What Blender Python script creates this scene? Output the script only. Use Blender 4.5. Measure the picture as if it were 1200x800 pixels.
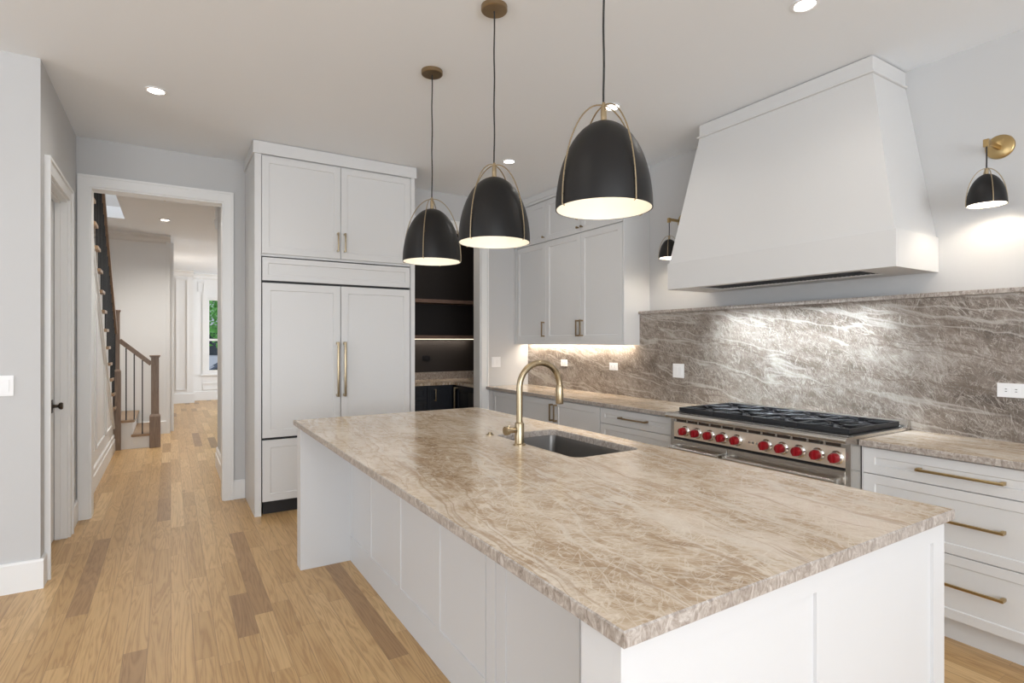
import bpy, bmesh, math, random
from mathutils import Vector, Matrix
random.seed(7)
for o in list(bpy.data.objects): bpy.data.objects.remove(o, do_unlink=True)
scene = bpy.context.scene
COL = scene.collection
PI = math.pi

# ------------------------------------------------------------------ camera
EYE = 1.42
YAW = math.radians(31.7)
cam_data = bpy.data.cameras.new('camera')
cam = bpy.data.objects.new('camera', cam_data); COL.objects.link(cam)
cam_data.sensor_width = 36.0
cam_data.lens = 647.5 / 1200 * 36.0
cam_data.clip_start = 0.05
cam.location = (0, 0, EYE)
cam.rotation_euler = (PI / 2, 0, -YAW)
scene.camera = cam

# ------------------------------------------------------------------ view and world
scene.view_settings.view_transform = 'Standard'
scene.view_settings.look = 'None'
scene.view_settings.gamma = 1.0
scene.view_settings.use_curve_mapping = False
scene.view_settings.exposure = 0.37

world = bpy.data.worlds.new('world'); scene.world = world
world.use_nodes = True
wn = world.node_tree.nodes; wl = world.node_tree.links
wn.clear()
w_out = wn.new('ShaderNodeOutputWorld'); w_bg = wn.new('ShaderNodeBackground')
w_bg.inputs['Color'].default_value = (0.78, 0.88, 1.0, 1)
w_bg.inputs['Strength'].default_value = 1.6
wl.new(w_bg.outputs[0], w_out.inputs[0])

# ------------------------------------------------------------------ lights (daylight through the windows, plus added fill)
def area(name, loc, direction, sx, sy, power, color=(1, 1, 1), spread=PI):
    d = bpy.data.lights.new(name, 'AREA'); d.shape = 'RECTANGLE'
    d.size = sx; d.size_y = sy; d.energy = power; d.color = color; d.spread = spread
    o = bpy.data.objects.new(name, d); COL.objects.link(o)
    o.location = loc
    o.rotation_euler = Vector(direction).to_track_quat('-Z', 'Y').to_euler()
    return o
def point(name, loc, power, color, radius=0.03):
    d = bpy.data.lights.new(name, 'POINT'); d.energy = power; d.color = color
    d.shadow_soft_size = radius
    o = bpy.data.objects.new(name, d); COL.objects.link(o); o.location = loc
    return o
def spot(name, loc, power, color, angle=150, radius=0.05, blend=0.9):
    d = bpy.data.lights.new(name, 'SPOT'); d.energy = power; d.color = color
    d.spot_size = math.radians(angle); d.spot_blend = blend; d.shadow_soft_size = radius
    o = bpy.data.objects.new(name, d); COL.objects.link(o); o.location = loc
    return o
DAY = (0.935, 0.965, 1.0)
WARM = (1.0, 0.88, 0.74)
SOFT = (1.0, 0.95, 0.88)
area('daylight_rear_window', (-0.6, -3.45, 1.6), (0, 1, 0.55), 5.6, 2.3, 170, DAY)
area('daylight_left_window', (-5.45, 1.2, 1.6), (1, 0, 0.50), 4.0, 2.3, 42, DAY)
area('unseen_side_daylight', (3.9, 12.8, 1.6), (-1, 0, -0.02), 2.0, 1.9, 85, DAY)  # unseen side window, added to bring daylight into the front room
area('stairwell_added_fill', (-1.1, 7.6, 5.15), (0.1, 0.2, -1), 0.9, 2.2, 60, DAY)  # no window here: fill added at the stairwell top to brighten it
COOL = (0.80, 0.90, 1.0)
CAN_POWER = 10
SHADE_POWER = 0.7
SCONCE_POWER = 3.0
HALL_POWER = 120
HOOD_POWER = 9.5

# ------------------------------------------------------------------ materials
def new_mat(name):
    m = bpy.data.materials.new(name); m.use_nodes = True
    nt = m.node_tree
    b = nt.nodes['Principled BSDF']
    return m, nt, b
def plain(name, col, rough=0.5, metal=0.0, bump=0.0, bscale=300, spec=None, coat=0.0):
    m, nt, b = new_mat(name)
    b.inputs['Base Color'].default_value = (*col, 1)
    b.inputs['Roughness'].default_value = rough
    b.inputs['Metallic'].default_value = metal
    if coat: b.inputs['Coat Weight'].default_value = coat
    if spec is not None: b.inputs['Specular IOR Level'].default_value = spec
    g = nt.nodes.new('ShaderNodeNewGeometry')
    n = nt.nodes.new('ShaderNodeTexNoise'); n.inputs['Scale'].default_value = bscale
    n.inputs['Detail'].default_value = 3
    nt.links.new(g.outputs['Position'], n.inputs['Vector'])
    if bump:
        bp = nt.nodes.new('ShaderNodeBump'); bp.inputs['Strength'].default_value = bump
        bp.inputs['Distance'].default_value = 0.002
        nt.links.new(n.outputs['Fac'], bp.inputs['Height'])
        nt.links.new(bp.outputs[0], b.inputs['Normal'])
    else:
        mr = nt.nodes.new('ShaderNodeMapRange')
        mr.inputs['To Min'].default_value = max(0.0, rough - 0.03)
        mr.inputs['To Max'].default_value = min(1.0, rough + 0.03)
        nt.links.new(n.outputs['Fac'], mr.inputs['Value'])
        nt.links.new(mr.outputs[0], b.inputs['Roughness'])
    return m
def emit(name, col, strength):
    m, nt, b = new_mat(name)
    b.inputs['Base Color'].default_value = (*col, 1)
    b.inputs['Emission Color'].default_value = (*col, 1)
    b.inputs['Emission Strength'].default_value = strength
    return m

M = {}
M['wall'] = plain('wall_paint', (0.585, 0.585, 0.583), 0.85, bump=0.05)
M['ceiling'] = plain('ceiling_paint', (0.855, 0.885, 0.915), 0.9, bump=0.05)
M['trim'] = plain('white_trim_paint', (0.84, 0.84, 0.83), 0.35)
M['cab'] = plain('white_cabinet_lacquer', (0.70, 0.70, 0.695), 0.38)
M['island'] = plain('white_island_lacquer', (0.66, 0.665, 0.67), 0.38)
M['hood'] = plain('hood_plaster_paint', (0.69, 0.685, 0.675), 0.6)
M['plastic'] = plain('white_plastic', (0.86, 0.86, 0.86), 0.3)
M['slot'] = plain('dark_slot', (0.02, 0.02, 0.02), 0.6)
M['slotbrown'] = plain('dark_vent_slot', (0.035, 0.022, 0.014), 0.3)
M['kick'] = plain('black_toe_kick', (0.012, 0.012, 0.014), 0.5)
M['brass'] = plain('brushed_brass', (0.50, 0.36, 0.17), 0.28, 1.0, bump=0.05, bscale=900)
M['bronze'] = plain('antique_bronze', (0.34, 0.25, 0.15), 0.32, 1.0)
M['champagne'] = plain('champagne_bronze', (0.43, 0.345, 0.225), 0.28, 1.0)
M['darkbronze'] = plain('dark_bronze', (0.06, 0.045, 0.035), 0.35, 0.8)
M['black_shade'] = plain('matte_black_enamel', (0.008, 0.0072, 0.007), 0.42, 0.0, spec=0.35)
M['white_inner'] = plain('white_enamel', (0.70, 0.685, 0.63), 0.5)
M['cord'] = plain('black_cord', (0.02, 0.02, 0.02), 0.7)
M['steel'] = plain('brushed_steel', (0.60, 0.58, 0.55), 0.26, 1.0, bump=0.06, bscale=700)
M['steel_panel'] = plain('brushed_steel_panel', (0.86, 0.76, 0.64), 0.5, 0.85, bump=0.06, bscale=700)  # warm reflection of the island put into the steel colour
M['sink'] = plain('dark_sink_steel', (0.20, 0.19, 0.18), 0.38, 1.0)
M['chrome'] = plain('chrome', (0.75, 0.75, 0.75), 0.12, 1.0)
M['iron'] = plain('cast_iron', (0.010, 0.011, 0.014), 0.48, 0.0, bump=0.2, bscale=500)
M['enamel'] = plain('black_enamel', (0.006, 0.006, 0.008), 0.4)
M['red'] = plain('red_knob', (0.27, 0.005, 0.010), 0.3)
M['stainedoak'] = None
M['navy'] = plain('dark_navy_lacquer', (0.010, 0.013, 0.020), 0.45)
M['darkwall'] = plain('dark_brown_black_wall', (0.022, 0.017, 0.015), 0.6)
M['blackmetal'] = plain('black_iron_baluster', (0.012, 0.012, 0.012), 0.5)
M['can'] = emit('lit_downlight_lens', (1.0, 0.95, 0.88), 14)
M['can_cool'] = emit('lit_hood_lamp', (0.85, 0.93, 1.0), 4)
M['bulb'] = emit('lit_bulb', (1.0, 0.90, 0.76), 3.5)
M['led'] = emit('lit_led_strip', (1.0, 0.84, 0.64), 2.2)
M['foliage'] = plain('green_leaves', (0.10, 0.30, 0.05), 0.6)
M['bark'] = plain('tree_bark', (0.12, 0.08, 0.05), 0.9, bump=0.4, bscale=40)
M['asphalt'] = plain('street_asphalt', (0.16, 0.16, 0.17), 0.9, bump=0.2, bscale=60)
M['carpaint'] = plain('dark_car_paint', (0.04, 0.05, 0.09), 0.25, coat=0.8)
M['carglass'] = plain('car_glass', (0.02, 0.025, 0.03), 0.08)
M['stonehouse'] = plain('pale_stone_facade', (0.42, 0.42, 0.44), 0.8, bump=0.3, bscale=30)
def glass_mat():
    m, nt, b = new_mat('window_glass')
    b.inputs['Base Color'].default_value = (1, 1, 1, 1)
    b.inputs['Roughness'].default_value = 0.0
    b.inputs['Transmission Weight'].default_value = 1.0
    b.inputs['IOR'].default_value = 1.02
    n = nt.nodes.new('ShaderNodeTexNoise'); n.inputs['Scale'].default_value = 2
    mr = nt.nodes.new('ShaderNodeMapRange'); mr.inputs['To Max'].default_value = 0.01
    nt.links.new(n.outputs['Fac'], mr.inputs['Value']); nt.links.new(mr.outputs[0], b.inputs['Roughness'])
    return m
M['glass'] = glass_mat()

def math_node(nt, op, a, b=None, c=None):
    n = nt.nodes.new('ShaderNodeMath'); n.operation = op
    for i, v in enumerate((a, b, c)):
        if v is None: continue
        if isinstance(v, (int, float)): n.inputs[i].default_value = v
        else: nt.links.new(v, n.inputs[i])
    return n.outputs[0]
def ramp(nt, fac, stops):
    r = nt.nodes.new('ShaderNodeValToRGB')
    e = r.color_ramp.elements
    while len(e) < len(stops): e.new(0.5)
    for k, (p, c) in enumerate(stops):
        e[k].position = p; e[k].color = (*c, 1) if len(c) == 3 else c
    nt.links.new(fac, r.inputs[0])
    return r.outputs[0]
def mixc(nt, fac, a, b, mode='MIX'):
    n = nt.nodes.new('ShaderNodeMix'); n.data_type = 'RGBA'; n.blend_type = mode
    for sock, v in ((n.inputs[0], fac), (n.inputs[6], a), (n.inputs[7], b)):
        if isinstance(v, (int, float)): sock.default_value = v
        elif isinstance(v, tuple): sock.default_value = (*v, 1)
        else: nt.links.new(v, sock)
    return n.outputs[2]
def noise(nt, vec, scale, detail=4, rough=0.5, dist=0.0):
    n = nt.nodes.new('ShaderNodeTexNoise')
    n.inputs['Scale'].default_value = scale; n.inputs['Detail'].default_value = detail
    n.inputs['Roughness'].default_value = rough; n.inputs['Distortion'].default_value = dist
    nt.links.new(vec, n.inputs['Vector'])
    return n
def mapping(nt, vec, rot=(0, 0, 0), scale=(1, 1, 1), loc=(0, 0, 0)):
    n = nt.nodes.new('ShaderNodeMapping'); n.vector_type = 'TEXTURE'      # turn first, then stretch
    n.inputs['Rotation'].default_value = tuple(-r for r in rot); n.inputs['Scale'].default_value = tuple(1 / v for v in scale)
    n.inputs['Location'].default_value = loc
    nt.links.new(vec, n.inputs['Vector'])
    return n.outputs[0]

def oak_floor():
    m, nt, b = new_mat('oak_plank_floor')
    L = nt.links
    g = nt.nodes.new('ShaderNodeNewGeometry')
    sep = nt.nodes.new('ShaderNodeSeparateXYZ'); L.new(g.outputs['Position'], sep.inputs[0])
    W = 0.092
    xs = math_node(nt, 'DIVIDE', sep.outputs['X'], W)
    row = math_node(nt, 'FLOOR', xs)
    fx = math_node(nt, 'SUBTRACT', xs, row)
    wn1 = nt.nodes.new('ShaderNodeTexWhiteNoise'); wn1.noise_dimensions = '1D'
    L.new(row, wn1.inputs['W'])
    off = math_node(nt, 'MULTIPLY', wn1.outputs['Value'], 7.3)
    # board length differs per row
    row2 = math_node(nt, 'ADD', row, 31.7)
    wn2 = nt.nodes.new('ShaderNodeTexWhiteNoise'); wn2.noise_dimensions = '1D'
    L.new(row2, wn2.inputs['W'])
    length = math_node(nt, 'MULTIPLY_ADD', wn2.outputs['Value'], 0.7, 0.55)
    ys = math_node(nt, 'DIVIDE', math_node(nt, 'ADD', sep.outputs['Y'], off), length)
    # wobble the joints so boards in a row have different lengths
    wob = math_node(nt, 'MULTIPLY', math_node(nt, 'SINE', math_node(nt, 'MULTIPLY', ys, 2.1)), 0.33)
    ys = math_node(nt, 'ADD', ys, wob)
    col = math_node(nt, 'FLOOR', ys)
    fy = math_node(nt, 'SUBTRACT', ys, col)
    comb = nt.nodes.new('ShaderNodeCombineXYZ'); L.new(row, comb.inputs[0]); L.new(col, comb.inputs[1])
    wn3 = nt.nodes.new('ShaderNodeTexWhiteNoise'); wn3.noise_dimensions = '2D'
    L.new(comb.outputs[0], wn3.inputs['Vector'])
    tone = ramp(nt, wn3.outputs['Value'], [(0.0, (0.27, 0.150, 0.068)), (0.03, (0.36, 0.215, 0.100)), (0.08, (0.475, 0.295, 0.130)),
                                           (0.35, (0.52, 0.328, 0.148)), (0.75, (0.57, 0.368, 0.172)),
                                           (1.0, (0.65, 0.445, 0.225))])
    # grain: stretched noise shifted per board
    sh = nt.nodes.new('ShaderNodeVectorMath'); sh.operation = 'MULTIPLY_ADD'
    L.new(wn3.outputs['Color'], sh.inputs[0]); sh.inputs[1].default_value = (9, 9, 9)
    L.new(g.outputs['Position'], sh.inputs[2])
    gv = mapping(nt, sh.outputs[0], scale=(9, 0.55, 1))
    n1 = noise(nt, gv, 1.5, 3, 0.5, 0.6)
    rings = math_node(nt, 'FRACT', math_node(nt, 'MULTIPLY', n1.outputs['Fac'], 11.0))
    ringc = math_node(nt, 'ABSOLUTE', math_node(nt, 'SUBTRACT', rings, 0.5))
    fine = noise(nt, mapping(nt, sh.outputs[0], scale=(160, 5, 1)), 2.0, 3, 0.6)
    gr = math_node(nt, 'ADD', math_node(nt, 'MULTIPLY', ringc, 0.75), math_node(nt, 'MULTIPLY', fine.outputs['Fac'], 0.45))
    grc = ramp(nt, gr, [(0.22, (0.76, 0.68, 0.60)), (0.38, (0.96, 0.94, 0.91)), (0.62, (1.10, 1.09, 1.07))])
    c = mixc(nt, 0.85, tone, grc, 'MULTIPLY')
    # knots
    vk = nt.nodes.new('ShaderNodeTexVoronoi'); vk.inputs['Scale'].default_value = 2.1
    L.new(mapping(nt, sh.outputs[0], scale=(1.6, 0.7, 1)), vk.inputs['Vector'])
    kn = ramp(nt, vk.outputs['Distance'], [(0.0, (0.45, 0.36, 0.28)), (0.035, (0.8, 0.74, 0.68)), (0.08, (1, 1, 1))])
    c = mixc(nt, 0.8, c, kn, 'MULTIPLY')
    # seams
    ex = math_node(nt, 'MINIMUM', fx, math_node(nt, 'SUBTRACT', 1.0, fx))
    ey = math_node(nt, 'MINIMUM', fy, math_node(nt, 'SUBTRACT', 1.0, fy))
    sx = math_node(nt, 'LESS_THAN', ex, 0.016)
    sy = math_node(nt, 'LESS_THAN', ey, 0.0014)
    seam = math_node(nt, 'MAXIMUM', sx, sy)
    c = mixc(nt, math_node(nt, 'MULTIPLY', seam, 0.45), c, (0.15, 0.09, 0.045))
    L.new(c, b.inputs['Base Color'])
    b.inputs['Roughness'].default_value = 0.36
    rr = nt.nodes.new('ShaderNodeMapRange'); rr.inputs['To Min'].default_value = 0.30; rr.inputs['To Max'].default_value = 0.44
    L.new(fine.outputs['Fac'], rr.inputs['Value']); L.new(rr.outputs[0], b.inputs['Roughness'])
    bp = nt.nodes.new('ShaderNodeBump'); bp.inputs['Strength'].default_value = 0.25; bp.inputs['Distance'].default_value = 0.001
    L.new(math_node(nt, 'SUBTRACT', gr, seam), bp.inputs['Height']); L.new(bp.outputs[0], b.inputs['Normal'])
    return m
M['floor'] = oak_floor()

def wood(name, dark, light, axis_scale):
    m, nt, b = new_mat(name)
    g = nt.nodes.new('ShaderNodeNewGeometry')
    n1 = noise(nt, mapping(nt, g.outputs['Position'], scale=axis_scale), 3.0, 5, 0.6, 1.0)
    c = ramp(nt, n1.outputs['Fac'], [(0.3, dark), (0.7, light)])
    nt.links.new(c, b.inputs['Base Color']); b.inputs['Roughness'].default_value = 0.42
    return m
M['stainedoak'] = wood('stained_oak', (0.20, 0.135, 0.095), (0.31, 0.225, 0.165), (25, 25, 2))
M['tread'] = wood('oak_tread', (0.28, 0.18, 0.10), (0.42, 0.28, 0.17), (3, 25, 25))
M['shelfwood'] = wood('brown_shelf', (0.17, 0.10, 0.075), (0.30, 0.20, 0.15), (2, 20, 20))

def stone(name, mode):
    """brown quartzite: drifting tan clouds crossed by fine pale scratch-like veins"""
    m, nt, b = new_mat(name)
    L = nt.links
    g = nt.nodes.new('ShaderNodeNewGeometry')
    P = g.outputs['Position']
    if mode == 'wall':   # bring the yz plane of the splash onto xy
        s = nt.nodes.new('ShaderNodeSeparateXYZ'); L.new(P, s.inputs[0])
        cb = nt.nodes.new('ShaderNodeCombineXYZ')
        L.new(s.outputs['Y'], cb.inputs[0]); L.new(s.outputs['Z'], cb.inputs[1]); L.new(s.outputs['X'], cb.inputs[2])
        V = cb.outputs[0]
    else:
        V = P
    # gentle warp
    wn_ = noise(nt, V, 2.2, 3, 0.5)
    wv = nt.nodes.new('ShaderNodeVectorMath'); wv.operation = 'MULTIPLY_ADD'
    L.new(wn_.outputs['Color'], wv.inputs[0]); wv.inputs[1].default_value = (0.16, 0.16, 0.16); L.new(V, wv.inputs[2])
    Wp = wv.outputs[0]
    TH = math.radians(9) if mode == 'wall' else math.radians(82)      # run of the beds
    def smooth(v, a, b, lo=0.0, hi=1.0):
        n = nt.nodes.new('ShaderNodeMapRange'); n.interpolation_type = 'SMOOTHSTEP'
        n.inputs['From Min'].default_value = a; n.inputs['From Max'].default_value = b
        n.inputs['To Min'].default_value = lo; n.inputs['To Max'].default_value = hi
        L.new(v, n.inputs['Value']); return n.outputs[0]
    cl = noise(nt, mapping(nt, Wp, rot=(0, 0, -TH), scale=(1.0, 2.4, 1)), 1.5, 6, 0.62, 0.5)
    cl2 = noise(nt, mapping(nt, Wp, rot=(0, 0, -TH - 0.6), scale=(1.0, 2.6, 1)), 11.0, 6, 0.7, 0.8)
    f = math_node(nt, 'ADD', math_node(nt, 'MULTIPLY', cl.outputs['Fac'], 0.55), math_node(nt, 'MULTIPLY', cl2.outputs['Fac'], 0.45))
    if mode == 'wall':
        stops = [(0.34, (0.075, 0.057, 0.043)), (0.44, (0.145, 0.113, 0.088)), (0.54, (0.235, 0.192, 0.157)), (0.66, (0.42, 0.375, 0.335))]
    else:
        stops = [(0.36, (0.29, 0.185, 0.100)), (0.44, (0.43, 0.305, 0.190)), (0.50, (0.56, 0.44, 0.315)), (0.60, (0.71, 0.60, 0.495))]
    c = ramp(nt, f, stops)
    # crossing needles: iso-lines of strongly stretched noise at several angles
    acc = None
    angs = (50, 66, 35, 112, 82, 18) if mode == 'wall' else (35, 128, 70, 100, 10, 152)
    for k, a in enumerate(angs):
        for q, (sc, st, w_) in enumerate(((5.0, 7.0, 0.020), (13.0, 6.0, 0.028)) if mode == 'wall' else ((4.0, 5.5, 0.020), (9.0, 5.0, 0.030))):
            n = noise(nt, mapping(nt, V, rot=(0, 0, -math.radians(a + q * 9)), scale=(1.0, st, 1.0), loc=(k * 3.1 + q, k * 1.7, k)), sc, 1.5, 0.5, 0.15)
            ln = smooth(math_node(nt, 'ABSOLUTE', math_node(nt, 'SUBTRACT', n.outputs['Fac'], 0.5)), 0.0, w_, 1.0, 0.0)
            br = noise(nt, V, 5.0 + 1.7 * k + 3 * q, 3, 0.6)
            one = math_node(nt, 'MULTIPLY', ln, smooth(br.outputs['Fac'], 0.44 if mode != 'wall' else 0.47, 0.58 if mode != 'wall' else 0.62, 0.0, 1.0 if q == 0 else 0.8))
            acc = one if acc is None else math_node(nt, 'MAXIMUM', acc, one)
    vein_col = (0.56, 0.51, 0.455) if mode == 'wall' else (0.80, 0.715, 0.60)
    c = mixc(nt, math_node(nt, 'MULTIPLY', acc, 0.72 if mode == 'wall' else 0.70), c, vein_col)
    # dark flecks between the needles
    vo = nt.nodes.new('ShaderNodeTexVoronoi'); vo.inputs['Scale'].default_value = 30
    L.new(mapping(nt, Wp, rot=(0, 0, -TH - 0.8), scale=(1, 2.2, 1)), vo.inputs['Vector'])
    fk = math_node(nt, 'MULTIPLY', smooth(vo.outputs['Distance'], 0.1, 0.55, 0.35, 0.0), smooth(cl.outputs['Fac'], 0.42, 0.58, 1.0, 0.0))
    c = mixc(nt, fk, c, (0.13, 0.105, 0.085) if mode == 'wall' else (0.36, 0.26, 0.17))
    # long pale beds
    bn = noise(nt, mapping(nt, Wp, rot=(0, 0, -TH), scale=(0.45, 5.0, 1), loc=(4, 2, 0)), 1.7, 3, 0.5)
    band = smooth(math_node(nt, 'ABSOLUTE', math_node(nt, 'SUBTRACT', bn.outputs['Fac'], 0.56)), 0.0, 0.035, 0.50, 0.0)
    c = mixc(nt, band, c, (0.56, 0.52, 0.47) if mode == 'wall' else (0.76, 0.69, 0.60))
    # thin rusty seams
    rn = noise(nt, mapping(nt, Wp, rot=(0, 0, -TH), scale=(0.35, 6.0, 1), loc=(9, 5, 0)), 1.0, 4, 0.55)
    seam = smooth(math_node(nt, 'ABSOLUTE', math_node(nt, 'SUBTRACT', rn.outputs['Fac'], 0.47)), 0.0, 0.014, 0.55, 0.0)
    c = mixc(nt, seam, c, (0.14, 0.10, 0.075) if mode == 'wall' else (0.36, 0.235, 0.14))
    L.new(c, b.inputs['Base Color'])
    b.inputs['Roughness'].default_value = 0.16 if mode != 'wall' else 0.3
    rr = nt.nodes.new('ShaderNodeMapRange')
    rr.inputs['To Min'].default_value = 0.10 if mode != 'wall' else 0.25
    rr.inputs['To Max'].default_value = 0.24 if mode != 'wall' else 0.38
    L.new(cl2.outputs['Fac'], rr.inputs['Value']); L.new(rr.outputs[0], b.inputs['Roughness'])
    return m
M['stone'] = stone('quartzite_counter', 'top')
M['splash'] = stone('quartzite_splash', 'wall')
def stone_edge(name, c0, c1, c2):
    m, nt, b = new_mat(name)
    g = nt.nodes.new('ShaderNodeNewGeometry')
    n1 = noise(nt, mapping(nt, g.outputs['Position'], scale=(1, 1, 0.6)), 42, 6, 0.7, 1.8)
    c = ramp(nt, n1.outputs['Fac'], [(0.32, c0), (0.5, c1), (0.68, c2)])
    nt.links.new(c, b.inputs['Base Color']); b.inputs['Roughness'].default_value = 0.35
    return m
M['edge'] = stone_edge('quartzite_cut_edge', (0.19, 0.155, 0.13), (0.38, 0.33, 0.29), (0.60, 0.56, 0.52))

# ------------------------------------------------------------------ mesh builder
class MB:
    def __init__(self): self.v = []; self.f = []; self.mi = []
    def face(self, idx, mi=0): self.f.append(tuple(idx)); self.mi.append(mi)
    def box(self, x0, x1, y0, y1, z0, z1, bev=0.0):
        if x0 > x1: x0, x1 = x1, x0
        if y0 > y1: y0, y1 = y1, y0
        if z0 > z1: z0, z1 = z1, z0
        if bev <= 0:
            n = len(self.v)
            self.v += [(x0, y0, z0), (x1, y0, z0), (x1, y1, z0), (x0, y1, z0), (x0, y0, z1), (x1, y0, z1), (x1, y1, z1), (x0, y1, z1)]
            for q in ((0, 3, 2, 1), (4, 5, 6, 7), (0, 1, 5, 4), (1, 2, 6, 5), (2, 3, 7, 6), (3, 0, 4, 7)):
                self.face([n + i for i in q])
            return self
        bm = bmesh.new()
        bmesh.ops.create_cube(bm, size=1)
        for v in bm.verts:
            v.co = Vector(((x0 + x1) / 2 + v.co.x * (x1 - x0), (y0 + y1) / 2 + v.co.y * (y1 - y0), (z0 + z1) / 2 + v.co.z * (z1 - z0)))
        bmesh.ops.bevel(bm, geom=list(bm.edges), offset=bev, segments=2, profile=0.6, affect='EDGES')
        self.add_bm(bm); bm.free()
        return self
    def add_bm(self, bm, mi=0):
        n = len(self.v); bm.verts.index_update()
        self.v += [tuple(v.co) for v in bm.verts]
        for f in bm.faces: self.face([n + v.index for v in f.verts], mi)
    def prism(self, pts, axis, a0, a1):
        """pts: 2D polygon; axis 'x': pts=(y,z); 'y': pts=(x,z); 'z': pts=(x,y)"""
        n = len(self.v); k = len(pts)
        for a in (a0, a1):
            for p in pts:
                self.v.append({'x': (a, p[0], p[1]), 'y': (p[0], a, p[1]), 'z': (p[0], p[1], a)}[axis])
        self.face([n + i for i in range(k)][::-1]); self.face([n + k + i for i in range(k)])
        for i in range(k):
            j = (i + 1) % k
            self.face((n + i, n + j, n + k + j, n + k + i))
        return self
    def cyl(self, p0, p1, r0, r1=None, seg=20, cap=True):
        r1 = r0 if r1 is None else r1
        p0 = Vector(p0); p1 = Vector(p1); d = (p1 - p0).normalized()
        u = d.orthogonal().normalized(); w = d.cross(u)
        n = len(self.v)
        for p, r in ((p0, r0), (p1, r1)):
            for i in range(seg):
                a = 2 * PI * i / seg
                self.v.append(tuple(p + (u * math.cos(a) + w * math.sin(a)) * r))
        for i in range(seg):
            j = (i + 1) % seg
            self.face((n + i, n + j, n + seg + j, n + seg + i))
        if cap:
            self.face([n + i for i in range(seg)][::-1]); self.face([n + seg + i for i in range(seg)])
        return self
    def tube(self, pts, r, seg=10, cap=True):
        pts = [Vector(p) for p in pts]; n0 = len(self.v)
        rs = r if isinstance(r, (list, tuple)) else [r] * len(pts)
        prev = None
        for i, p in enumerate(pts):
            if i == 0: d = pts[1] - pts[0]
            elif i == len(pts) - 1: d = pts[-1] - pts[-2]
            else: d = pts[i + 1] - pts[i - 1]
            d.normalize()
            u = (prev - d * prev.dot(d)).normalized() if prev is not None else d.orthogonal().normalized()
            prev = u; w = d.cross(u)
            for k in range(seg):
                a = 2 * PI * k / seg
                self.v.append(tuple(p + (u * math.cos(a) + w * math.sin(a)) * rs[i]))
        for i in range(len(pts) - 1):
            for k in range(seg):
                j = (k + 1) % seg
                self.face((n0 + i * seg + k, n0 + i * seg + j, n0 + (i + 1) * seg + j, n0 + (i + 1) * seg + k))
        if cap:
            self.face([n0 + k for k in range(seg)][::-1])
            self.face([n0 + (len(pts) - 1) * seg + k for k in range(seg)])
        return self
    def lathe(self, prof, c, axis=(0, 0, 1), seg=40):
        """prof: list of (radius, height along axis)"""
        ax = Vector(axis).normalized(); u = ax.orthogonal().normalized(); w = ax.cross(u); c = Vector(c)
        n = len(self.v)
        for r, h in prof:
            for k in range(seg):
                a = 2 * PI * k / seg
                self.v.append(tuple(c + ax * h + (u * math.cos(a) + w * math.sin(a)) * max(r, 1e-5)))
        for i in range(len(prof) - 1):
            for k in range(seg):
                j = (k + 1) % seg
                self.face((n + i * seg + k, n + i * seg + j, n + (i + 1) * seg + j, n + (i + 1) * seg + k))
        return self
    def shaker(self, face, pl, a0, a1, z0, z1, th=0.02, rail=0.055, rec=0.008, bevel=0.004, e=0.0015):
        """framed panel. face: 'x-','x+','y-' the way it looks; pl: coordinate of its outer face"""
        def P(a, d, z):    # d: distance behind the outer face
            if face == 'x-': return (pl + d, a, z)
            if face == 'x+': return (pl - d, a, z)
            if face == 'y-': return (a, pl + d, z)
            if face == 'y+': return (a, pl - d, z)
        rl = rail if isinstance(rail, (list, tuple)) else (rail,) * 4      # a0 side, a1 side, bottom, top
        def loop(i, d, r=None):
            if r is None: return [P(a0 + i, d, z0 + i), P(a1 - i, d, z0 + i), P(a1 - i, d, z1 - i), P(a0 + i, d, z1 - i)]
            return [P(a0 + r[0] + i, d, z0 + r[2] + i), P(a1 - r[1] - i, d, z0 + r[2] + i), P(a1 - r[1] - i, d, z1 - r[3] - i), P(a0 + r[0] + i, d, z1 - r[3] - i)]
        loops = [loop(0, th), loop(0, e), loop(e, 0), loop(0, 0, rl), loop(bevel, rec, rl)]
        n = len(self.v)
        for l in loops: self.v += l
        flip = face in ('x-', 'y+')
        def F(q):
            self.face(q[::-1] if flip else q)
        F([n + 3, n + 2, n + 1, n])
        for k in range(len(loops) - 1):
            for i in range(4):
                j = (i + 1) % 4
                F([n + 4 * k + i, n + 4 * k + j, n + 4 * k + 4 + j, n + 4 * k + 4 + i])
        b = n + 4 * (len(loops) - 1)
        F([b, b + 1, b + 2, b + 3])
        return self
    def build(self, name, mat, parent=None, smooth=False, origin=None, recalc=True):
        o_ = Vector((0, 0, 0))
        if parent is not None: o_ = Vector(parent['_o']) if '_o' in parent else o_
        elif origin is not None: o_ = Vector(origin)
        me = bpy.data.meshes.new(name)
        me.from_pydata([tuple(Vector(v) - o_) for v in self.v], [], self.f)
        mats = mat if isinstance(mat, (list, tuple)) else [mat]
        for m_ in mats: me.materials.append(m_)
        if len(mats) > 1:
            for p, mi in zip(me.polygons, self.mi): p.material_index = mi
        if recalc:
            bm = bmesh.new(); bm.from_mesh(me)
            bmesh.ops.recalc_face_normals(bm, faces=bm.faces); bm.to_mesh(me); bm.free()
        me.update()
        if smooth:
            for p in me.polygons: p.use_smooth = True
            me.set_sharp_from_angle(angle=math.radians(38))
        ob = bpy.data.objects.new(name, me); COL.objects.link(ob)
        if parent is not None: ob.parent = parent
        else: ob.location = o_
        ob['_o'] = tuple(o_)
        return ob
def tag(o, label=None, cat=None, group=None, kind=None):
    if label: o['label'] = label
    if cat: o['category'] = cat
    if group: o['group'] = group
    if kind: o['kind'] = kind
    return o
def thing(name, loc, label, cat, group=None):
    o = bpy.data.objects.new(name, None); COL.objects.link(o)
    o.location = loc; o['_o'] = tuple(loc); o.empty_display_size = 0.1
    return tag(o, label, cat, group)
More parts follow.
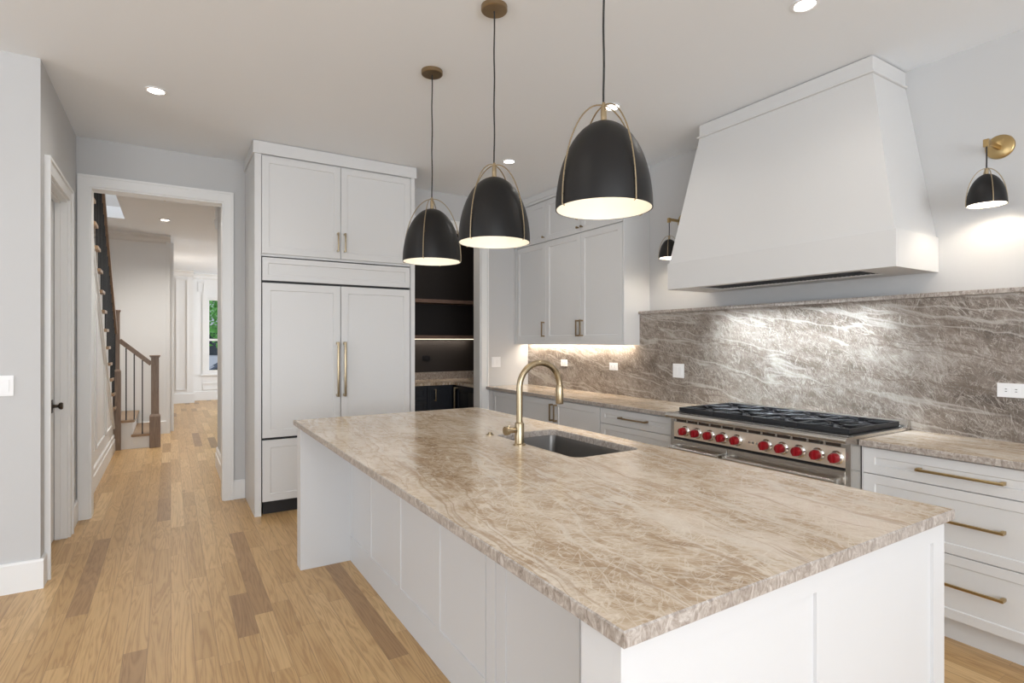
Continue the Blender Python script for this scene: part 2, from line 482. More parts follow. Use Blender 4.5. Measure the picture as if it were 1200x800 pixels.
def copy_tree(o, parent=None, delta=None):
    c = o.copy(); COL.objects.link(c); c.parent = parent
    if delta is not None: c.location = Vector(o.location) + Vector(delta)
    for ch in list(o.children): copy_tree(ch, c)
    return c
def struct(name, mb, mat, smooth=False):
    return tag(mb.build(name, mat, smooth=smooth), kind='structure')
def pull(parent, mat, c, axis, out, length, name='handle', bar=0.006, stand=0.03, post=0.78):
    """square bar pull centred at c on the door face; axis 'y','z' or 'x'; out: unit outward vector"""
    c = Vector(c); ov = Vector(out)
    ax = {'x': Vector((1, 0, 0)), 'y': Vector((0, 1, 0)), 'z': Vector((0, 0, 1))}[axis]
    mb = MB()
    side = ov.cross(ax)
    def obox(ctr, ha, ho, hs):
        ext = Vector([abs(ax[i]) * ha + abs(ov[i]) * ho + abs(side[i]) * hs for i in range(3)])
        mb.box(ctr.x - ext.x, ctr.x + ext.x, ctr.y - ext.y, ctr.y + ext.y, ctr.z - ext.z, ctr.z + ext.z, bev=min(ha, ho, hs) * 0.3)
    obox(c + ov * (stand + bar), length / 2, bar, bar)
    for s in (-1, 1):
        obox(c + ax * s * (length / 2 - bar * 1.4) + ov * (stand / 2 - 0.0005), bar * 1.25, stand / 2 + 0.002, bar * 1.25)
    return mb.build(name, mat, parent, smooth=True)

CEIL = 3.05
YF = 5.555      # far kitchen wall
XR = 3.783      # right wall
XL = -0.639     # left wall
YP = 4.14       # face of the left wall return
XS = 3.655      # face of the stone splash
# ================================================================== SETTING
struct('floor', MB().box(-5.4, 4.0, -3.4, 15.6, -0.1, 0), M['floor'])
struct('ceiling', MB().box(-5.4, 4.0, -3.4, YF + 0.145, CEIL, CEIL + 0.15), M['ceiling'])
# hall and front-room ceiling, open above the stairs
cb = MB(); cb.box(-0.52, 0.7, YF + 0.145, 8.95, CEIL, CEIL + 0.15); cb.box(-3.2, 4.0, 8.95, 15.6, CEIL, CEIL + 0.15); cb.box(0.7, 4.0, YF + 0.145, 8.95, CEIL, CEIL + 0.15)
struct('ceiling', cb, M['ceiling'])
struct('ceiling', MB().box(-2.0, -0.52, YF + 0.0, 8.95, 5.2, 5.3), M['ceiling'])

# far kitchen wall with hall opening and pantry opening
w = MB()
T0, T1 = YF, YF + 0.145
w.box(-0.80, -0.554, T0, T1, 0, CEIL); w.box(-0.554, 0.402, T0, T1, 2.662, CEIL)
w.box(0.402, 2.02, T0, T1, 0, CEIL); w.box(2.02, 3.01, T0, T1, 2.662, CEIL); w.box(3.01, XR + 0.15, T0, T1, 0, CEIL)
struct('wall_far', w, M['wall'])
struct('wall_right', MB().box(XR, XR + 0.15, -3.4, YF, 0, CEIL), M['wall'])
struct('wall_right', MB().box(XS + 0.02, XR - 0.001, 0.60, YF - 0.001, 0, 1.668), M['wall'])   # furred-out wall behind the splash
# left wall with door opening, and its return
DY0, DY1, DH = 4.335, 5.10, 2.44
w = MB()
w.box(XL - 0.14, XL, YP, DY0, 0, CEIL); w.box(XL - 0.14, XL, DY1, YF, 0, CEIL); w.box(XL - 0.14, XL, DY0, DY1, DH, CEIL)
struct('wall_left', w, M['wall'])
struct('wall_left', MB().box(-5.4, XL - 0.14, YP, YP + 0.14, 0, CEIL), M['wall'])
# rear and side walls behind the camera with large windows
w = MB()
w.box(-5.4, -3.5, -3.4, -3.25, 0, CEIL); w.box(-3.5, 2.3, -3.4, -3.25, 0, 0.45); w.box(-3.5, 2.3, -3.4, -3.25, 2.75, CEIL); w.box(2.3, 4.0, -3.4, -3.25, 0, CEIL)
struct('wall_rear', w, M['wall'])
w = MB()
w.box(-5.4, -5.25, -3.25, -0.8, 0, CEIL); w.box(-5.4, -5.25, -0.8, 3.2, 0, 0.45); w.box(-5.4, -5.25, -0.8, 3.2, 2.75, CEIL); w.box(-5.4, -5.25, 3.2, YP, 0, CEIL)
struct('wall_side', w, M['wall'])
fr = MB()
for x in (-3.5, -2.05, -0.6, 0.85, 2.25): fr.box(x, x + 0.05, -3.36, -3.29, 0.45, 2.75)
fr.box(-3.5, 2.3, -3.36, -3.29, 0.45, 0.5); fr.box(-3.5, 2.3, -3.36, -3.29, 2.7, 2.75)
struct('window_2', fr, M['trim'])
fr = MB()
for y in (-0.8, 0.5, 1.85, 3.15): fr.box(-5.36, -5.29, y, y + 0.05, 0.45, 2.75)
fr.box(-5.36, -5.29, -0.8, 3.2, 0.45, 0.5); fr.box(-5.36, -5.29, -0.8, 3.2, 2.7, 2.75)
struct('window_3', fr, M['trim'])

# baseboards
def baseboard(name, face, pl, a0, a1, h=0.17, th=0.016):
    prof = [(0, 0), (th, 0), (th, h - 0.012), (th * 0.55, h), (0, h)]
    mb = MB()
    if face == 'y-': mb.prism([(pl - t, z) for t, z in prof], 'x', a0, a1)
    if face == 'x+': mb.prism([(pl + t, z) for t, z in prof], 'y', a0, a1)
    if face == 'x-': mb.prism([(pl - t, z) for t, z in prof], 'y', a0, a1)
    return struct(name, mb, M['trim'])
baseboard('baseboard_left', 'y-', YP, -5.25, XL + 0.016)
baseboard('baseboard_left', 'x+', XL, YP, DY0 - 0.086)
baseboard('baseboard_left', 'x+', XL, DY1 + 0.091, YF)
baseboard('baseboard_far', 'y-', YF, 0.479, 0.574)

# casings
def casing_y(name, pl, x0, x1, h, wl_, wr, wt, th=0.022):
    """casing on a wall whose face looks -y"""
    mb = MB()
    mb.box(x0 - wl_, x0, pl - th, pl, 0, h + wt); mb.box(x1, x1 + wr, pl - th, pl, 0, h + wt)
    mb.box(x0, x1, pl - th, pl, h, h + wt)
    mb.box(x1 + wr - 0.016, x1 + wr + 0.002, pl - th - 0.01, pl - 0.001, 0, h + wt + 0.001, 0.002)
    mb.box(x0 - wl_ + 0.001, x1 + wr + 0.001, pl - th - 0.0095, pl - 0.001, h + wt - 0.016, h + wt + 0.002, 0.002)
    return struct(name, mb, M['trim'])
casing_y('trim_1', YF, -0.554, 0.402, 2.662, 0.076, 0.076, 0.088)
casing_y('trim_2', YF, 2.02, 3.01, 2.662, 0.06, 0.09, 0.088)
jb = MB(); jb.box(-0.56, -0.542, T0 - 0.005, T1 + 0.004, 0, 2.65); jb.box(0.39, 0.408, T0 - 0.005, T1 + 0.004, 0, 2.65); jb.box(-0.56, 0.408, T0 - 0.005, T1 + 0.004, 2.65, 2.668)
struct('trim_1', jb, M['trim'])
jb = MB(); jb.box(2.998, 3.016, T0 - 0.005, T1 + 0.004, 0, 2.65); jb.box(2.014, 2.032, T0 - 0.005, T1 + 0.004, 0, 2.65); jb.box(2.014, 3.016, T0 - 0.005, T1 + 0.004, 2.65, 2.668)
struct('trim_2', jb, M['trim'])
# door in the left wall
mb = MB()
cw, th = 0.085, 0.020
for x in (XL,):
    mb.box(x, x + th, DY0 - cw, DY0, 0, DH + 0.088, 0.0); mb.box(x, x + th, DY1, DY1 + cw, 0, DH + 0.088, 0.0)
    mb.box(x, x + th, DY0, DY1, DH, DH + 0.088, 0.0)
    mb.box(x + 0.001, x + th + 0.010, DY0 - cw - 0.002, DY0 - cw + 0.016, 0, DH + 0.090, 0.002)
    mb.box(x + 0.001, x + th + 0.010, DY1 + cw - 0.016, DY1 + cw + 0.002, 0, DH + 0.090, 0.002)
    mb.box(x + 0.001, x + th + 0.0095, DY0 - cw - 0.001, DY1 + cw + 0.001, DH + 0.072, DH + 0.091, 0.002)
mb.box(XL - 0.145, XL + 0.004, DY0 - 0.004, DY0 + 0.016, 0, DH - 0.016)
mb.box(XL - 0.145, XL + 0.004, DY1 - 0.016, DY1 + 0.004, 0, DH - 0.016)
mb.box(XL - 0.145, XL + 0.004, DY0 - 0.004, DY1 + 0.004, DH - 0.016, DH + 0.004)
mb.box(XL - 0.068, XL - 0.035, DY1 - 0.028, DY1 - 0.016, 0, DH - 0.016, 0.002)
mb.box(XL - 0.068, XL - 0.035, DY0 + 0.016, DY1 - 0.016, DH - 0.028, DH - 0.016, 0.002)
struct('trim_3', mb, M['trim'])
door = MB()
dx = XL - 0.071
door.shaker('x+', dx, DY0 + 0.02, DY1 - 0.020, 1.05, DH - 0.02, 0.035, 0.11, 0.01, 0.01)
door.shaker('x+', dx, DY0 + 0.02, DY1 - 0.020, 0.008, 1.05, 0.035, 0.11, 0.01, 0.01)
dr = struct('door_1', door, M['trim'])
kb = MB()
ky, kz = 4.99, 0.965
kb.lathe([(0.0, 0), (0.030, 0), (0.030, 0.006), (0.012, 0.010), (0.010, 0.035), (0.022, 0.042), (0.026, 0.052), (0.022, 0.062), (0.0, 0.064)], (dx, ky, kz), (1, 0, 0), 24)
kb.box(dx - 0.001, dx + 0.005, ky - 0.028, ky + 0.028, kz - 0.045, kz + 0.045, 0.001)
kob = kb.build('door_knob', M['darkbronze'], dr, smooth=True)
kob['label'] = 'dark bronze door knob'

# ------------------------------------------------------------------ pantry shell
w = MB(); w.box(1.40, 3.78, 6.95, 7.05, 0, CEIL)
struct('wall_pantry', w, M['darkwall'])
struct('wall_pantry', MB().box(3.68, 3.78, T1, 6.95, 0, CEIL), M['darkwall'])
struct('wall_pantry', MB().box(1.40, 1.50, T1, 6.95, 0, CEIL), M['darkwall'])
struct('ceiling', MB().box(1.40, 3.78, T1, 7.05, CEIL - 0.10, CEIL - 0.001), M['darkwall'])

# ================================================================== HALL AND FRONT ROOM
XH = 0.455
struct('wall_hall', MB().box(XH, XH + 0.12, T1, 7.15, 0, CEIL), M['wall'])
struct('wall_hall', MB().box(-1.80, -1.68, T1 - 0.145, 10.08, 0, 5.2), M['wall'])          # stairwell side wall
struct('wall_hall', MB().box(-1.80, -0.035, 10.08, 10.24, 0, 5.2), M['trim'])       # wall behind the stair foot
struct('wall_hall', MB().box(-1.80, -0.52, YF + 0.0, T1, CEIL + 0.15, 5.2), M['wall'])
struct('wall_hall', MB().box(-0.52, -0.44, T1, 8.95, CEIL + 0.15, 5.2), M['wall'])
struct('wall_hall', MB().box(-1.68, -0.52, 8.95, 9.05, CEIL + 0.15, 5.2), M['wall'])
# cased opening edge and cornice behind it
mb = MB(); mb.box(-0.06, -0.005, 10.05, 10.27, 0, 2.98, 0.004); mb.box(-0.05, 0.04, 10.27, 10.9, 0, 2.98, 0.004)
struct('trim_4', mb, M['trim'])
mb = MB(); mb.prism([(10.08, 2.93), (10.05, 2.95), (10.03, 2.99), (9.97, 3.02), (9.97, 3.05), (10.08, 3.05)], 'x', -1.0, 0.0)
struct('trim_5', mb, M['trim'])
baseboard('baseboard_hall', 'y-', 10.08, -0.40, -0.02, 0.2, 0.02)
# stairs side wall (below the flight) : stepped top
NOSE = lambda k: (9.11 - 0.22 * k, 0.38 + 0.197 * k)
NST = 15
XSW = -0.635
pts = [(T1 + 0.0, 0), (8.86, 0)]
k = 1
y, z = NOSE(1)
pts.append((8.86, z - 0.035))
for k in range(1, NST + 1):
    y, z = NOSE(k)
    if k > 1:
        yy = y - 0.03
        pts.append((yy, NOSE(k - 1)[1] - 0.035)); pts.append((yy, z - 0.035))
pts.append((T1, NOSE(NST)[1] - 0.035))
mb = MB().prism(pts, 'x', XSW - 0.10, XSW)
struct('wall_hall', mb, M['trim'])
# wainscot: sloping rail, upright panel frames, tall base
mb = MB()
def bar_yz(mb, p0, p1, wdt, x0, x1):
    d = Vector((p1[0] - p0[0], p1[1] - p0[1])).normalized(); n = Vector((-d.y, d.x)) * wdt / 2
    q = [(p0[0] + n.x, p0[1] + n.y), (p1[0] + n.x, p1[1] + n.y), (p1[0] - n.x, p1[1] - n.y), (p0[0] - n.x, p0[1] - n.y)]
    mb.prism(q, 'x', x0, x1)
sl = 0.197 / 0.22
zline = lambda y, dz: 0.38 + (9.11 - y) * sl + dz
bar_yz(mb, (8.80, zline(8.80, -0.36)), (5.71, zline(5.71, -0.36)), 0.03, XSW, XSW + 0.018)
for y0, y1 in ((5.8, 6.65), (6.85, 7.65), (7.85, 8.45)):
    zb = 0.36
    c4 = [(y0, zb), (y1, zb), (y1, max(zb + 0.05, zline(y1, -0.52))), (y0, zline(y0, -0.52))]
    for i in range(4): bar_yz(mb, c4[i], c4[(i + 1) % 4], 0.024, XSW, XSW + 0.012)
struct('trim_6', mb, M['trim'])
mb = MB(); mb.prism([(XSW, 0), (XSW + 0.022, 0), (XSW + 0.022, 0.15), (XSW + 0.014, 0.155), (XSW + 0.014, 0.20), (XSW + 0.004, 0.215), (XSW, 0.215)], 'y', T1, 8.85)
struct('baseboard_hall', mb, M['trim'])
mb = MB(); mb.prism([(XH, 0), (XH - 0.022, 0), (XH - 0.022, 0.15), (XH - 0.014, 0.155), (XH - 0.014, 0.20), (XH - 0.004, 0.215), (XH, 0.215)], 'y', T1, 7.165)
struct('baseboard_hall', mb, M['trim'])
# front room walls
YR = 15.3
WX0, WX1, WZ0, WZ1 = 0.755, 1.75, 0.655, 2.47
w = MB(); w.box(-3.2, WX0, YR, YR + 0.2, 0, CEIL); w.box(WX0, WX1, YR, YR + 0.2, 0, WZ0); w.box(WX0, WX1, YR, YR + 0.2, WZ1, CEIL); w.box(WX1, 4.0, YR, YR + 0.2, 0, CEIL)
struct('wall_front', w, M['trim'])
struct('wall_front', MB().box(-3.2, 0.45, 14.8, 15.3, 0, 3.0), M['trim'])
w = MB(); w.box(3.7, 3.85, T1, 11.8, 0, CEIL); w.box(3.7, 3.85, 11.8, 13.8, 0, 0.65); w.box(3.7, 3.85, 11.8, 13.8, 2.6, CEIL); w.box(3.7, 3.85, 13.8, YR, 0, CEIL)
struct('wall_front', w, M['trim'])
struct('wall_front', MB().box(-3.35, -3.2, 10.0, 15.5, 0, CEIL), M['trim'])
mb = MB()
def frame_y(mb, yf, x0, x1, z0, z1, wd, th):
    mb.box(x0, x1, yf - th, yf, z0, z0 + wd); mb.box(x0, x1, yf - th, yf, z1 - wd, z1)
    mb.box(x0, x0 + wd, yf - th, yf, z0 + wd, z1 - wd); mb.box(x1 - wd, x1, yf - th, yf, z0 + wd, z1 - wd)
frame_y(mb, 14.8, 0.10, 0.34, 0.30, 2.86, 0.025, 0.02); frame_y(mb, 14.8, -1.2, -0.10, 0.30, 2.86, 0.025, 0.02)
frame_y(mb, YR, 0.66, 1.85, 0.25, 0.42, 0.03, 0.02)
mb.prism([(14.8, 2.92), (14.76, 2.95), (14.74, 3.0), (14.66, 3.03), (14.66, CEIL - 0.001), (14.8, CEIL - 0.001)], 'x', -3.2, 0.45)
mb.prism([(YR, 2.92), (YR - .04, 2.95), (YR - .06, 3.0), (YR - .14, 3.03), (YR - .14, CEIL - 0.001), (YR, CEIL - 0.001)], 'x', 0.45, 3.7)
frame_y(mb, YR, 0.56, 0.70, 2.62, 2.85, 0.02, 0.02)
struct('trim_7', mb, M['trim'])
baseboard('baseboard_front', 'y-', 14.8, -3.2, 0.47, 0.22, 0.025)
baseboard('baseboard_front', 'y-', YR, 0.45, 3.7, 0.22, 0.025)
# front window
wf = MB()
frame_y(wf, YR, WX0 - 0.10, WX1 + 0.10, WZ0 - 0.03, WZ1 + 0.11, 0.10, 0.03)
frame_y(wf, YR + 0.12, WX0, WX1, WZ0, WZ1, 0.045, 0.05)
wf.box(WX0, WX1, YR + 0.06, YR + 0.12, 1.435, 1.485)
win = struct('window_1', wf, M['trim'])
s = MB().box(WX0 - 0.13, WX1 + 0.13, YR - 0.07, YR + 0.02, WZ0 - 0.06, WZ0 - 0.028, 0.006).build('window_sill', M['trim'], win)
MB().box(WX0 + 0.04, WX1 - 0.04, YR + 0.088, YR + 0.092, WZ0 + 0.04, WZ1 - 0.04).build('pane', M['glass'], win)

# ================================================================== ISLAND
IT = 0.92          # top of the island slab
ix0, ix1, iy0, iy1 = 0.664, 1.990, 0.708, 3.727
sx0, sx1, sy0, sy1 = 1.477, 1.862, 1.872, 2.565      # sink cut-out
isl = thing('kitchen_island', (1.32, 2.2, 0), 'long white panelled kitchen island with stone top in the middle of the room', 'kitchen island')
# body: knee space on the left, panels inset behind it
body = MB()
bx = 0.992
ym0, ym1 = 0.733, 3.702
body.box(bx + 0.004, 1.958, ym0 + 0.02, sy0 - 0.03, 0.0, IT - 0.0325)
body.box(bx + 0.004, 1.958, sy1 + 0.03, ym1 - 0.02, 0.0, IT - 0.0325)
body.box(bx + 0.004, sx0 - 0.03, sy0 - 0.03, sy1 + 0.03, 0, IT - 0.0325)
body.box(sx1 + 0.03, 1.958, sy0 - 0.03, sy1 + 0.03, 0, IT - 0.0325)
body.box(sx0 - 0.03, sx1 + 0.03, sy0 - 0.03, sy1 + 0.03, 0, 0.62)
body.build('body', M['island'], isl)
# far end support panel
MB().box(0.684, 1.985, ym1 - 0.02, ym1 + 0.003, 0, IT - 0.0325, 0.0015).build('end_panel', M['island'], isl)
MB().box(0.684, bx + 0.02, ym1 - 0.10, ym1 - 0.0205, 0, IT - 0.0325, 0.0015).build('leg', M['island'], isl)
# near end: wide post + framed end with two panels
MB().box(0.680, bx - 0.02, ym0 + 0.020, 0.845, 0, IT - 0.0325, 0.0015).build('leg', M['island'], isl)
en = MB()
en.shaker('y-', ym0, 0.680, 1.300 + 0.055 / 2, 0.0, IT - 0.0325, 0.02, (0.062, 0.055 / 2 + 0.0, 0.15, 0.060), 0.008, 0.001, 0.00001)
en.shaker('y-', ym0, 1.300 + 0.055 / 2, 1.985, 0.0, IT - 0.0325, 0.02, (0.055 / 2, 0.072, 0.15, 0.060), 0.008, 0.001, 0.00001)
en.build('end_panel', M['island'], isl)
# long back face: four framed panels, then a flush cupboard front by the near post
bp_ = MB()
edges = [3.69, 3.20, 2.715, 2.235, 1.79]
# one shaker per bay; stiles share the seams
ys_ = [3.680, 3.20, 2.715, 2.235, 1.795]
for i in range(4):
    a1, a0 = ys_[i], ys_[i + 1]
    l = 0.0 if i == 3 else 0.001
    bp_.shaker('x-', bx, a0 + 0.0, a1 - 0.0, 0.0, IT - 0.0325, 0.02, (0.010 if i < 3 else 0.004, 0.030 if i else 0.03, 0.165, 0.05), 0.007, 0.003, 0.00001)
bp_.build('back_panel', M['island'], isl)
MB().shaker('x-', bx, 1.722, 1.789, 0.0, IT - 0.0325, 0.02, (0.0305, 0.0305, 0.4, 0.4), 0.0, 0.0005).build('stile', M['island'], isl)
MB().shaker('x-', bx, 1.240, 1.716, 0.0, IT - 0.0325, 0.02, (0.065, 0.065, 0.165, 0.05), 0.007, 0.003).build('back_panel', M['island'], isl)
MB().box(bx, bx + 0.02, 0.846, 1.234, 0.0, IT - 0.0325, 0.0015).build('stile', M['island'], isl)
# slab with sink cut-out, eased edges
def slab(name, outer, hole, z0, z1, parent, top, edge, rad=0.045):
    bm = bmesh.new()
    e = 0.003
    def loop(pts, z): return [bm.verts.new((p[0], p[1], z)) for p in pts]
    def rect(x0, x1, y0, y1, i=0): return [(x0 + i, y0 + i), (x1 - i, y0 + i), (x1 - i, y1 - i), (x0 + i, y1 - i)]
    o_b = loop(rect(*outer, e), z0); o_1 = loop(rect(*outer), z0 + e); o_2 = loop(rect(*outer), z1 - e); o_t = loop(rect(*outer, e), z1)
    for a, b_ in ((o_b, o_1), (o_1, o_2), (o_2, o_t)):
        for i in range(4):
            f = bm.faces.new((a[i], a[(i + 1) % 4], b_[(i + 1) % 4], b_[i])); f.material_index = 1
    if hole is None:
        bm.faces.new(o_t).material_index = 0; bm.faces.new(o_b[::-1]).material_index = 1
    else:
        x0, x1, y0, y1 = hole; n = 6
        def rr(grow):
            pts = []
            for cx, cy, a0 in ((x0 + rad, y0 + rad, PI), (x1 - rad, y0 + rad, 1.5 * PI), (x1 - rad, y1 - rad, 0), (x0 + rad, y1 - rad, PI / 2)):
                for k in range(n + 1):
                    a = a0 + k * PI / 2 / n
                    pts.append((cx + (rad + grow) * math.cos(a), cy + (rad + grow) * math.sin(a)))
            return pts
        N = 4 * (n + 1)
        h_t = loop(rr(0.003), z1); h_1 = loop(rr(0), z1 - e); h_b = loop(rr(0), z0)
        for a, b_ in ((h_t, h_1), (h_1, h_b)):
            for i in range(N):
                f = bm.faces.new((a[i], b_[i], b_[(i + 1) % N], a[(i + 1) % N])); f.material_index = 1
        for o_l, h_l, mi in ((o_t, h_t, 0), (o_b, h_b, 1)):
            for c in range(4):     # corner fans + side quads
                s = c * (n + 1)
                for k in range(n):
                    bm.faces.new((o_l[c], h_l[s + k], h_l[s + k + 1])).material_index = mi
                bm.faces.new((o_l[c], h_l[s + n], h_l[(s + n + 1) % N], o_l[(c + 1) % 4])).material_index = mi
    bmesh.ops.recalc_face_normals(bm, faces=bm.faces)
    me = bpy.data.meshes.new(name)
    off = Vector(parent['_o']) if parent is not None else Vector((0, 0, 0))
    for v in bm.verts: v.co -= off
    bm.to_mesh(me); bm.free()
    me.materials.append(top); me.materials.append(edge)
    o = bpy.data.objects.new(name, me); COL.objects.link(o)
    if parent is not None: o.parent = parent
    o['_o'] = tuple(off)
    return o
ct = slab('countertop', (ix0, ix1, iy0, iy1), (sx0, sx1, sy0, sy1), IT - 0.032, IT, isl, M['stone'], M['edge'])
ct['label'] = 'beige and brown veined stone worktop with cut-out for the sink'

# undermount sink
snk = thing('sink', ((sx0 + sx1) / 2, (sy0 + sy1) / 2, 0.64), 'rectangular dark stainless undermount sink set in the island top', 'sink')
mb = MB()
def rrect(x0, x1, y0, y1, rad, n=5):
    pts = []
    for cx, cy, a0 in ((x0 + rad, y0 + rad, PI), (x1 - rad, y0 + rad, 1.5 * PI), (x1 - rad, y1 - rad, 0), (x0 + rad, y1 - rad, PI / 2)):
        for k in range(n + 1):
            a = a0 + k * PI / 2 / n; pts.append((cx + rad * math.cos(a), cy + rad * math.sin(a)))
    return pts
def loft(mb, loops, close_last=True):
    n = len(mb.v); k = len(loops[0])
    for l in loops: mb.v += l
    for i in range(len(loops) - 1):
        for j in range(k):
            mb.face((n + i * k + j, n + i * k + (j + 1) % k, n + (i + 1) * k + (j + 1) % k, n + (i + 1) * k + j))
    if close_last: mb.face([n + (len(loops) - 1) * k + j for j in range(k)])
zt = IT - 0.0330
lp = lambda g, z, rad=0.035: [(p[0], p[1], z) for p in rrect(sx0 - g, sx1 + g, sy0 - g, sy1 + g, rad)]
loft(mb, [lp(0.024, zt, .04), lp(0.004, zt, .035), lp(-0.002, zt - 0.02, 0.03), lp(-0.006, 0.67, 0.03), lp(-0.02, 0.652, 0.03), lp(-0.05, 0.648, 0.03)])
mb.build('basin', M['sink'], snk, smooth=True, recalc=False)
mb = MB().lathe([(0.0, 0.002), (0.045, 0.002), (0.055, 0.004), (0.057, 0.0)], ((sx0 + sx1) / 2, (sy0 + sy1) / 2, 0.6485))
mb.build('drain', M['chrome'], snk, smooth=True)

# faucet
fx_, fy_ = 1.432, 2.250
fc = thing('faucet', (fx_, fy_, IT), 'brass gooseneck faucet standing beside the island sink', 'faucet')
mb = MB(); mb.lathe([(0.0, 0), (0.030, 0), (0.030, 0.006), (0.026, 0.009), (0.023, 0.010), (0.023, 0.105), (0.021, 0.109), (0.019, 0.110), (0.0, 0.110)], (fx_, fy_, IT), seg=28)
mb.build('base', M['champagne'], fc, smooth=True)
R_ = 0.120; zc = 1.195
pts = [(fx_, fy_, IT + 0.108), (fx_, fy_, 1.1)]
for k in range(25):
    a = PI - k * PI / 24
    pts.append((fx_ + R_ + R_ * math.cos(a), fy_, zc + R_ * math.sin(a)))
pts.append((fx_ + 2 * R_, fy_, 1.18))
MB().tube(pts, 0.0155, 16).build('spout', M['champagne'], fc, smooth=True)
mb = MB(); mb.lathe([(0.0, 0.0), (0.018, 0.0), (0.0195, 0.004), (0.0195, 0.085), (0.0175, 0.092), (0.016, 0.095), (0.0, 0.095)], (fx_ + 2 * R_, fy_, 1.105), seg=24)
mb.build('spray_head', M['champagne'], fc, smooth=True)
mb = MB(); mb.cyl((fx_ - 0.020, fy_, 0.995), (fx_ - 0.062, fy_, 0.995), 0.014); mb.cyl((fx_ - 0.062, fy_, 0.995), (fx_ - 0.082, fy_, 0.995), 0.021)
hd = mb.build('handle', M['champagne'], fc, smooth=True)
MB().tube([(fx_ - 0.06, fy_, 1.005), (fx_ - 0.058, fy_ + 0.002, 1.02)], [0.004, 0.004], 8).build('lever_pin', M['champagne'], hd, smooth=True)
# air switch button
ab = thing('air_switch', (1.452, 2.575, IT), 'small round brass push button on the island top behind the faucet', 'push button')
MB().lathe([(0.0, 0), (0.021, 0), (0.021, 0.004), (0.018, 0.006), (0.0, 0.006)], (1.452, 2.575, IT), seg=24).build('base', M['champagne'], ab, smooth=True)
MB().lathe([(0.0, 0), (0.011, 0), (0.011, 0.009), (0.009, 0.011), (0.0, 0.011)], (1.452, 2.575, IT + 0.005), seg=20).build('button', M['champagne'], ab, smooth=True)

# ================================================================== FRIDGE WALL
FYc = 4.89
fxa, fxb = 0.576, 1.949
tc = thing('tall_cabinet', (1.26, 5.2, 0), 'tall white built-in cabinet surrounding the panelled refrigerator, reaching the ceiling', 'cabinet')
MB().box(fxa, 0.6255, FYc, YF - 0.002, 0, 2.957, 0.0015).build('side_panel', M['cab'], tc)
MB().box(1.908, fxb, FYc, YF - 0.002, 0, 2.957, 0.0015).build('side_panel', M['cab'], tc)
mb = MB(); mb.box(0.627, 1.907, FYc + 0.022, YF - 0.003, 2.120, 2.957)
mb.build('body', M['cab'], tc)
mb = MB(); mb.prism([(FYc - 0.014, 2.945), (FYc - 0.014, CEIL - 0.005), (YF - 0.002, CEIL - 0.005), (YF - 0.002, 2.958), (FYc, 2.958), (FYc, 2.945)], 'x', fxa - 0.012, fxb + 0.012)
mb.build('crown', M['cab'], tc)
xm = 1.263
for a0, a1, hx in ((0.630, xm - 0.002, xm - 0.028), (xm + 0.002, 1.905, xm + 0.032)):
    d = MB().shaker('y-', FYc, a0, a1, 2.140, 2.936, 0.02, 0.055, 0.006, 0.004).build('door', M['cab'], tc)
    pull(d, M['champagne'], (hx, FYc, 2.28), 'z', (0, -1, 0), 0.165)
rf = thing('refrigerator', (1.26, 5.2, 0), 'built-in refrigerator behind white framed panels with two long vertical pulls', 'refrigerator')
mb = MB(); mb.box(0.632, 1.903, FYc + 0.022, YF - 0.02, 0.105, 2.114); mb.build('body', M['kick'], rf)
MB().box(0.645, 1.89, FYc + 0.05, FYc + 0.10, 0.0, 0.103).build('toe_kick', M['kick'], rf)
MB().shaker('y-', FYc, 0.634, 1.901, 1.920, 2.108, 0.02, 0.045, 0.006, 0.004).build('grille_panel', M['cab'], rf)
for a0, a1, hx in ((0.634, xm - 0.003, xm - 0.030), (xm + 0.003, 1.901, xm + 0.030)):
    d = MB().shaker('y-', FYc, a0, a1, 0.632, 1.900, 0.02, 0.06, 0.006, 0.004).build('door', M['cab'], rf)
    pull(d, M['champagne'], (hx, FYc, 1.180), 'z', (0, -1, 0), 0.475, bar=0.009, stand=0.035)
for a0, a1 in ((0.634, xm - 0.003), (xm + 0.003, 1.901)):
    MB().shaker('y-', FYc, a0, a1, 0.112, 0.612, 0.02, 0.06, 0.006, 0.004).build('freezer_drawer', M['cab'], rf)

# ================================================================== RIGHT RUN
XF = 3.10; CZ = 0.907
RY0, RY1 = 1.512, 2.722
# lower cabinets left of the range
def base_cab(y0, y1, label):
    t = thing('base_cabinet', (3.4, (y0 + y1) / 2, 0), label, 'cabinet', 'white base cabinets on the range wall')
    MB().box(XF + 0.021, XS - 0.001, y0, y1, 0.112, CZ - 0.0325).build('body', M['cab'], t)
    MB().box(XF + 0.076, XF + 0.094, y0, y1, 0.0, 0.1115).build('toe_kick', M['cab'], t)
    return t
c1 = base_cab(4.898, 5.548, 'white base cabinet with one door at the far end, against the pantry wall')
MB().shaker('x-', XF, 4.903, 5.43, 0.124, 0.862, 0.02, 0.05, 0.006, 0.004).build('door', M['cab'], c1)
MB().box(XF, XF + 0.02, 5.434, 5.548, 0.124, 0.862).build('filler', M['cab'], c1)
c2 = base_cab(3.600, 4.896, 'white two-door base cabinet with paired upright pulls, seen behind the faucet')
ym = 4.248
for a0, a1, hy in ((ym + 0.002, 4.892, ym + 0.036), (3.604, ym - 0.002, ym - 0.032)):
    d = MB().shaker('x-', XF, a0, a1, 0.124, 0.862, 0.02, 0.055, 0.006, 0.004).build('door', M['cab'], c2)
    pull(d, M['bronze'], (XF, hy, 0.745), 'z', (-1, 0, 0), 0.165)
